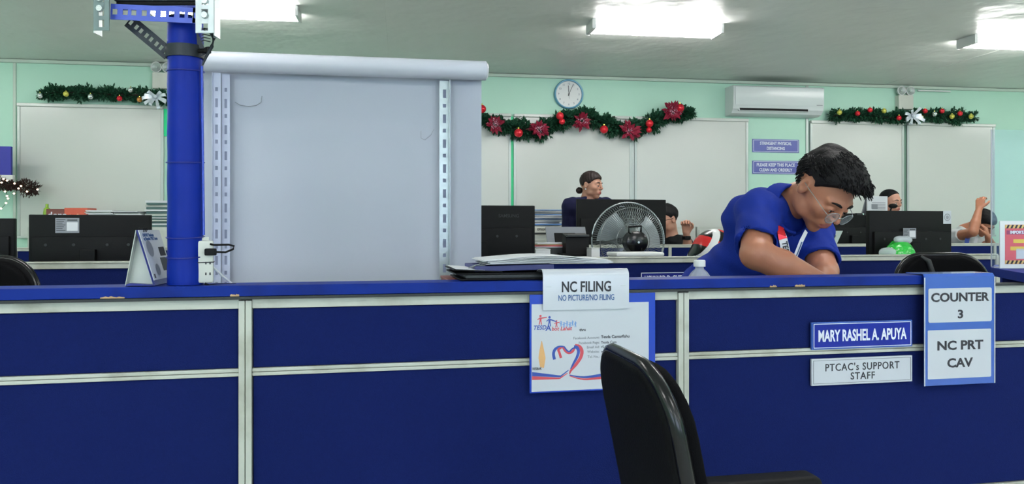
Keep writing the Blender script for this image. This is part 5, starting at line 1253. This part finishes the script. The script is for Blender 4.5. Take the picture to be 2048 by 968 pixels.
# lanyard of the bowing man
def ribbon(pts, wdt, m, name, parent, nrm=(0, -1, 0), th=.0012):
    b = MB(); N = len(pts); prev = None; n = Vector(nrm)
    for i, p in enumerate(pts):
        p = Vector(p); d = (Vector(pts[min(i+1, N-1)])-Vector(pts[max(0, i-1)])).normalized(); s = d.cross(n).normalized()*wdt/2
        row = [b.bm.verts.new(q) for q in (p-s, p+s, p+s-n*th, p-s-n*th)]
        if prev:
            for k in range(4): b.bm.faces.new((prev[k], prev[(k+1) % 4], row[(k+1) % 4], row[k]))
        else: b.bm.faces.new(row[::-1])
        prev = row
    b.bm.faces.new(prev); return b.build(name, m, parent, 30)
O = Vector(org); DL = 2.235
def lq(px, py, D=DL): return Q(px, py, D)-O
la = bpy.data.objects.new('lanyard', None); COL.objects.link(la); la.parent = t
ribbon([lq(1562, 458, DL+.05), lq(1565, 472), lq(1571, 500), lq(1580, 540)], .026, M['paper'], 'strap', la)
ribbon([lq(1560, 452, DL+.055), lq(1564, 470, DL-.002), lq(1566.2, 478, DL-.002)], .0262, M['redb'], 'red_strap_end', la)['label'] = 'red top of the strap'
ribbon([lq(1613, 462, DL+.05), lq(1603, 482), lq(1592, 510), lq(1582, 540)], .012, M['paper'], 'strap', la)
ribbon([lq(1590, 516, DL-.002), lq(1587, 524, DL-.002)], .0125, M['redb'], 'red_strap_end', la)
a_ = lq(1572.5, 503, DL-.0022); Rt = Matrix.Rotation(math.pi/2, 4, 'X') @ Matrix.Rotation(-math.pi/2+.20, 4, 'Z')
text('TESDA', .0225, M['ink'], la, a_, bold=.0012, rot=Rt, sx=.9, th=.0002)
MB().tube([lq(1604, 484, DL-.002), lq(1598, 500, DL-.002), lq(1593, 512, DL-.002)], .0016, 4).build('print_line', M['inkb'], la)

# things he works with on the inner worktop
paper_stack(C.x_at(1660, .32), .30, .21, .28, 3, .006, C, .9415, 'small stack of forms under the hands of the bowing man', [M['paper']], .003)

# 2. standing woman in a navy blazer
Dw = 6.05; H2 = A(Q(1182, 371.5, Dw)); rt = unit((.80, -.6, 0))
def P3d(px, py, D): return A(Q(px, py, D))
J2 = dict(head=H2, F=(.80, -.58, -.06), U=(.03, 0, 1), neck=P3d(1175, 403, Dw+.02), pelvis=P3d(1172, 462, Dw+.03)-A((0, 0, .22)), SR=P3d(1141, 413, Dw-.08), SL=P3d(1212, 412, Dw+.10), ER=P3d(1133, 478, Dw-.06), WR=P3d(1140, 520, Dw-.2), EL=P3d(1222, 478, Dw+.12), WL=P3d(1228, 520, Dw-.05))
J2['hR'] = (J2['WR'], (.1, -.4, -.9), (1, 0, 0), 1, .4); J2['hL'] = (J2['WL'], (0, -.4, -.9), (-1, 0, 0), -1, .4)
def whair(p):
    d = ell(p, (0, -.006, .044), (.083, .104, .088)); z = hline(p, ((-.10, -.06), (-.05, -.05), (-.03, .0), (.0, .026), (.02, .012), (.035, .022), (.055, .046), (.075, .062), (.09, .066))); d = smax(d, z-p[:, 2], .006)
    d = smin(d, ell(p, (.0, -.115, -.045), (.034, .030, .030)), .008); return d+.0012*np.sin(p[:, 1]*260+p[:, 2]*90)
def vneck(P, mid, up, left, fw, J): 
    q = P-(mid+up*.02).astype(np.float32); l_ = q @ left.astype(np.float32); u_ = q @ up.astype(np.float32); f_ = q @ fw.astype(np.float32); return np.maximum(np.abs(l_)-.05-.30*u_, -f_+.03)
t2 = make_person('person', 'standing woman in navy blazer with dark hair in a low bun', J2, M['skinf'], 'blazer', M['blazer'], .0055, female=True, slit=.0036, sleeve=2, hairfn=whair, hairm=M['hairb'], headscale=.92, sl_r=(.058, .05), armr=(.042, .036, .026), chest=.92, bare=vneck)
hw2 = t2[5]; MB().sph(hw2((.083, -.004, -.034)), .006, 10, 8).build('pearl_earring', M['paper'], t2[0], 'all')
ribbon([Vector(J2['neck']-t2[3])+Vector(t2[4] @ A((s, .075+.02*k, -.01-.05*k))) for s, k in ((-.06, 0), (-.045, 1), (-.02, 2), (.0, 3))], .03, M['blazer'], 'lapel', t2[0], nrm=tuple(t2[4][:, 1]*1.0), th=-.004)

# 3. seated man with glasses and raised fist
Ds = 6.2; H3 = A(Q(1333, 440, Ds))
J3 = dict(head=H3, F=(-.86, -.48, -.15), U=(-.08, 0, 1), neck=P3d(1342, 478, Ds+.02), pelvis=P3d(1350, 570, Ds+.08), SR=P3d(1309, 492, Ds+.14), SL=P3d(1368, 490, Ds-.03), EL=P3d(1377, 512, Ds-.20), WL=P3d(1373, 467, Ds-.26), ER=P3d(1300, 545, Ds+.08), WR=P3d(1285, 545, Ds-.12))
J3['pelvis'][2] = .58; J3['EL'][2] += .02
J3['hL'] = (J3['WL'], (-.05, -.05, 1), (-.5, -1, 0), 1, 1.9); J3['hR'] = (J3['WR'], (-.3, -.9, 0), (0, 0, -1), -1, .4)
def shair(p):
    d = ell(p, (0, -.008, .048), (.085, .106, .090)); z = hline(p, ((-.10, -.07), (-.05, -.05), (-.03, .0), (-.01, .032), (.012, .012), (.03, .028), (.06, .056), (.08, .062))); return smax(d, z-p[:, 2], .006)+hnoise(p, .006)
t3 = make_person('person', 'seated man in black shirt and dark-rimmed glasses raising his fist beside the large monitor', J3, M['skinf'], 't_shirt', M['tee'], .0055, slit=.003, sleeve=.55, hairfn=shair, hairm=M['hair'], seated=True)
hw3 = t3[5]
for s in (-1, 1):
    MB().tube([hw3((s*.033+.024*math.cos(a)*(1), .111, -.002+.017*math.sin(a))) for a in [k*math.pi/10 for k in range(20)]], .0022, 6, True).build('glasses_rim', M['black'], t3[0], 60)
    MB().tube([hw3((s*.056, .107, .004)), hw3((s*.072, .09, .005)), hw3((s*.084, .0, .008))], .0024, 6).build('glasses_temple', M['black'], t3[0], 60)
wv = Vector(J3['WL']-t3[3]); MB().lathe([(.031, -.014), (.034, -.012), (.034, .012), (.031, .014)], 24, Matrix.Translation(wv-Vector((0, 0, .035)))).box(-.018, .018, -.043, -.03, -.016, .016, .003, Matrix.Translation(wv-Vector((0, 0, .035)))).build('wristwatch', M['black'], t3[0], 40)

# 4. seated woman half hidden behind the desk calendar
D4 = 6.9; H4 = A(Q(1781, 404, D4))
J4 = dict(head=H4, F=(.42, -.9, -.12), U=(0, -.1, 1), neck=P3d(1778, 437, D4+.04), pelvis=P3d(1775, 520, D4+.1), SR=P3d(1745, 448, D4), SL=P3d(1812, 448, D4+.1), ER=P3d(1740, 500, D4-.1), WR=P3d(1755, 510, D4-.3), EL=P3d(1818, 500, D4), WL=P3d(1808, 510, D4-.25))
J4['pelvis'][2] = .62
J4['hR'] = (J4['WR'], (.1, -.9, -.1), (0, 0, -1), 1, .4); J4['hL'] = (J4['WL'], (-.1, -.9, -.1), (0, 0, -1), -1, .4)
def thair(p):
    d = ell(p, (0, -.014, .040), (.081, .101, .084)); z = hline(p, ((-.10, -.06), (-.05, -.05), (-.03, .0), (.0, .035), (.03, .050), (.05, .075), (.08, .1))); return smax(d, z-p[:, 2], .006)
t4 = make_person('person', 'person with pulled-back dark hair, face half hidden behind the white desk calendar', J4, M['skinf'], 'shirt', M['tee'], .0065, female=True, slit=.0038, sleeve=.6, hairfn=thair, hairm=M['hair'], seated=True, headscale=.95)

# 5. person at far right with an arm over the bowed head
D5 = 6.7; H5 = A(Q(1965, 446, D5))
J5 = dict(head=H5, F=(.35, -.62, -.70), U=(.20, -.66, .72), neck=P3d(1930, 462, D5+.14), pelvis=P3d(1915, 540, D5+.3), SR=P3d(1912, 474, D5+.02), ER=P3d(1946, 464, D5-.22), WR=P3d(1958, 418, D5-.15), SL=P3d(1960, 486, D5+.16), EL=P3d(1985, 500, D5-.08), WL=P3d(1976, 474, D5-.20))
J5['pelvis'][2] = .62
J5['hR'] = (J5['WR'], (.25, .15, .95), (.6, .5, -.2), -1, .9); J5['hL'] = (J5['WL'], (-.15, .2, .9), (-.5, .6, 0), 1, .9)
t5 = make_person('person', 'person in white shirt at far right scratching the bowed head with a raised arm', J5, M['skin'], 'shirt', M['wshirt'], .0055, slit=.003, sleeve=.35, hairfn=shair, hairm=M['hair'], seated=True, headscale=.95)
o5 = Vector(t5[3]); ribbon([Q(1937, 470, D5-.12)-o5, Q(1934, 482, D5-.16)-o5, Q(1932, 498, D5-.18)-o5], .04, M['pblue'], 'lanyard', t5[0]); ribbon([Q(1955, 468, D5-.12)-o5, Q(1952, 482, D5-.16)-o5, Q(1948, 498, D5-.18)-o5], .03, M['paper'], 'lanyard', t5[0])
for tt, JJ, lab in ((t3, J3, 'seated man with the raised fist'), (t4, J4, 'person half hidden behind the calendar'), (t5, J5, 'person scratching the bowed head')):
    fw = tt[4][:, 1]; a = math.atan2(fw[1], fw[0]); c_ = copy_tree(ch); c_.location = (JJ['pelvis'][0]+.12*math.cos(a), JJ['pelvis'][1]+.12*math.sin(a), 0); c_.rotation_euler = (0, 0, a); c_['label'] = 'black office chair under the '+lab
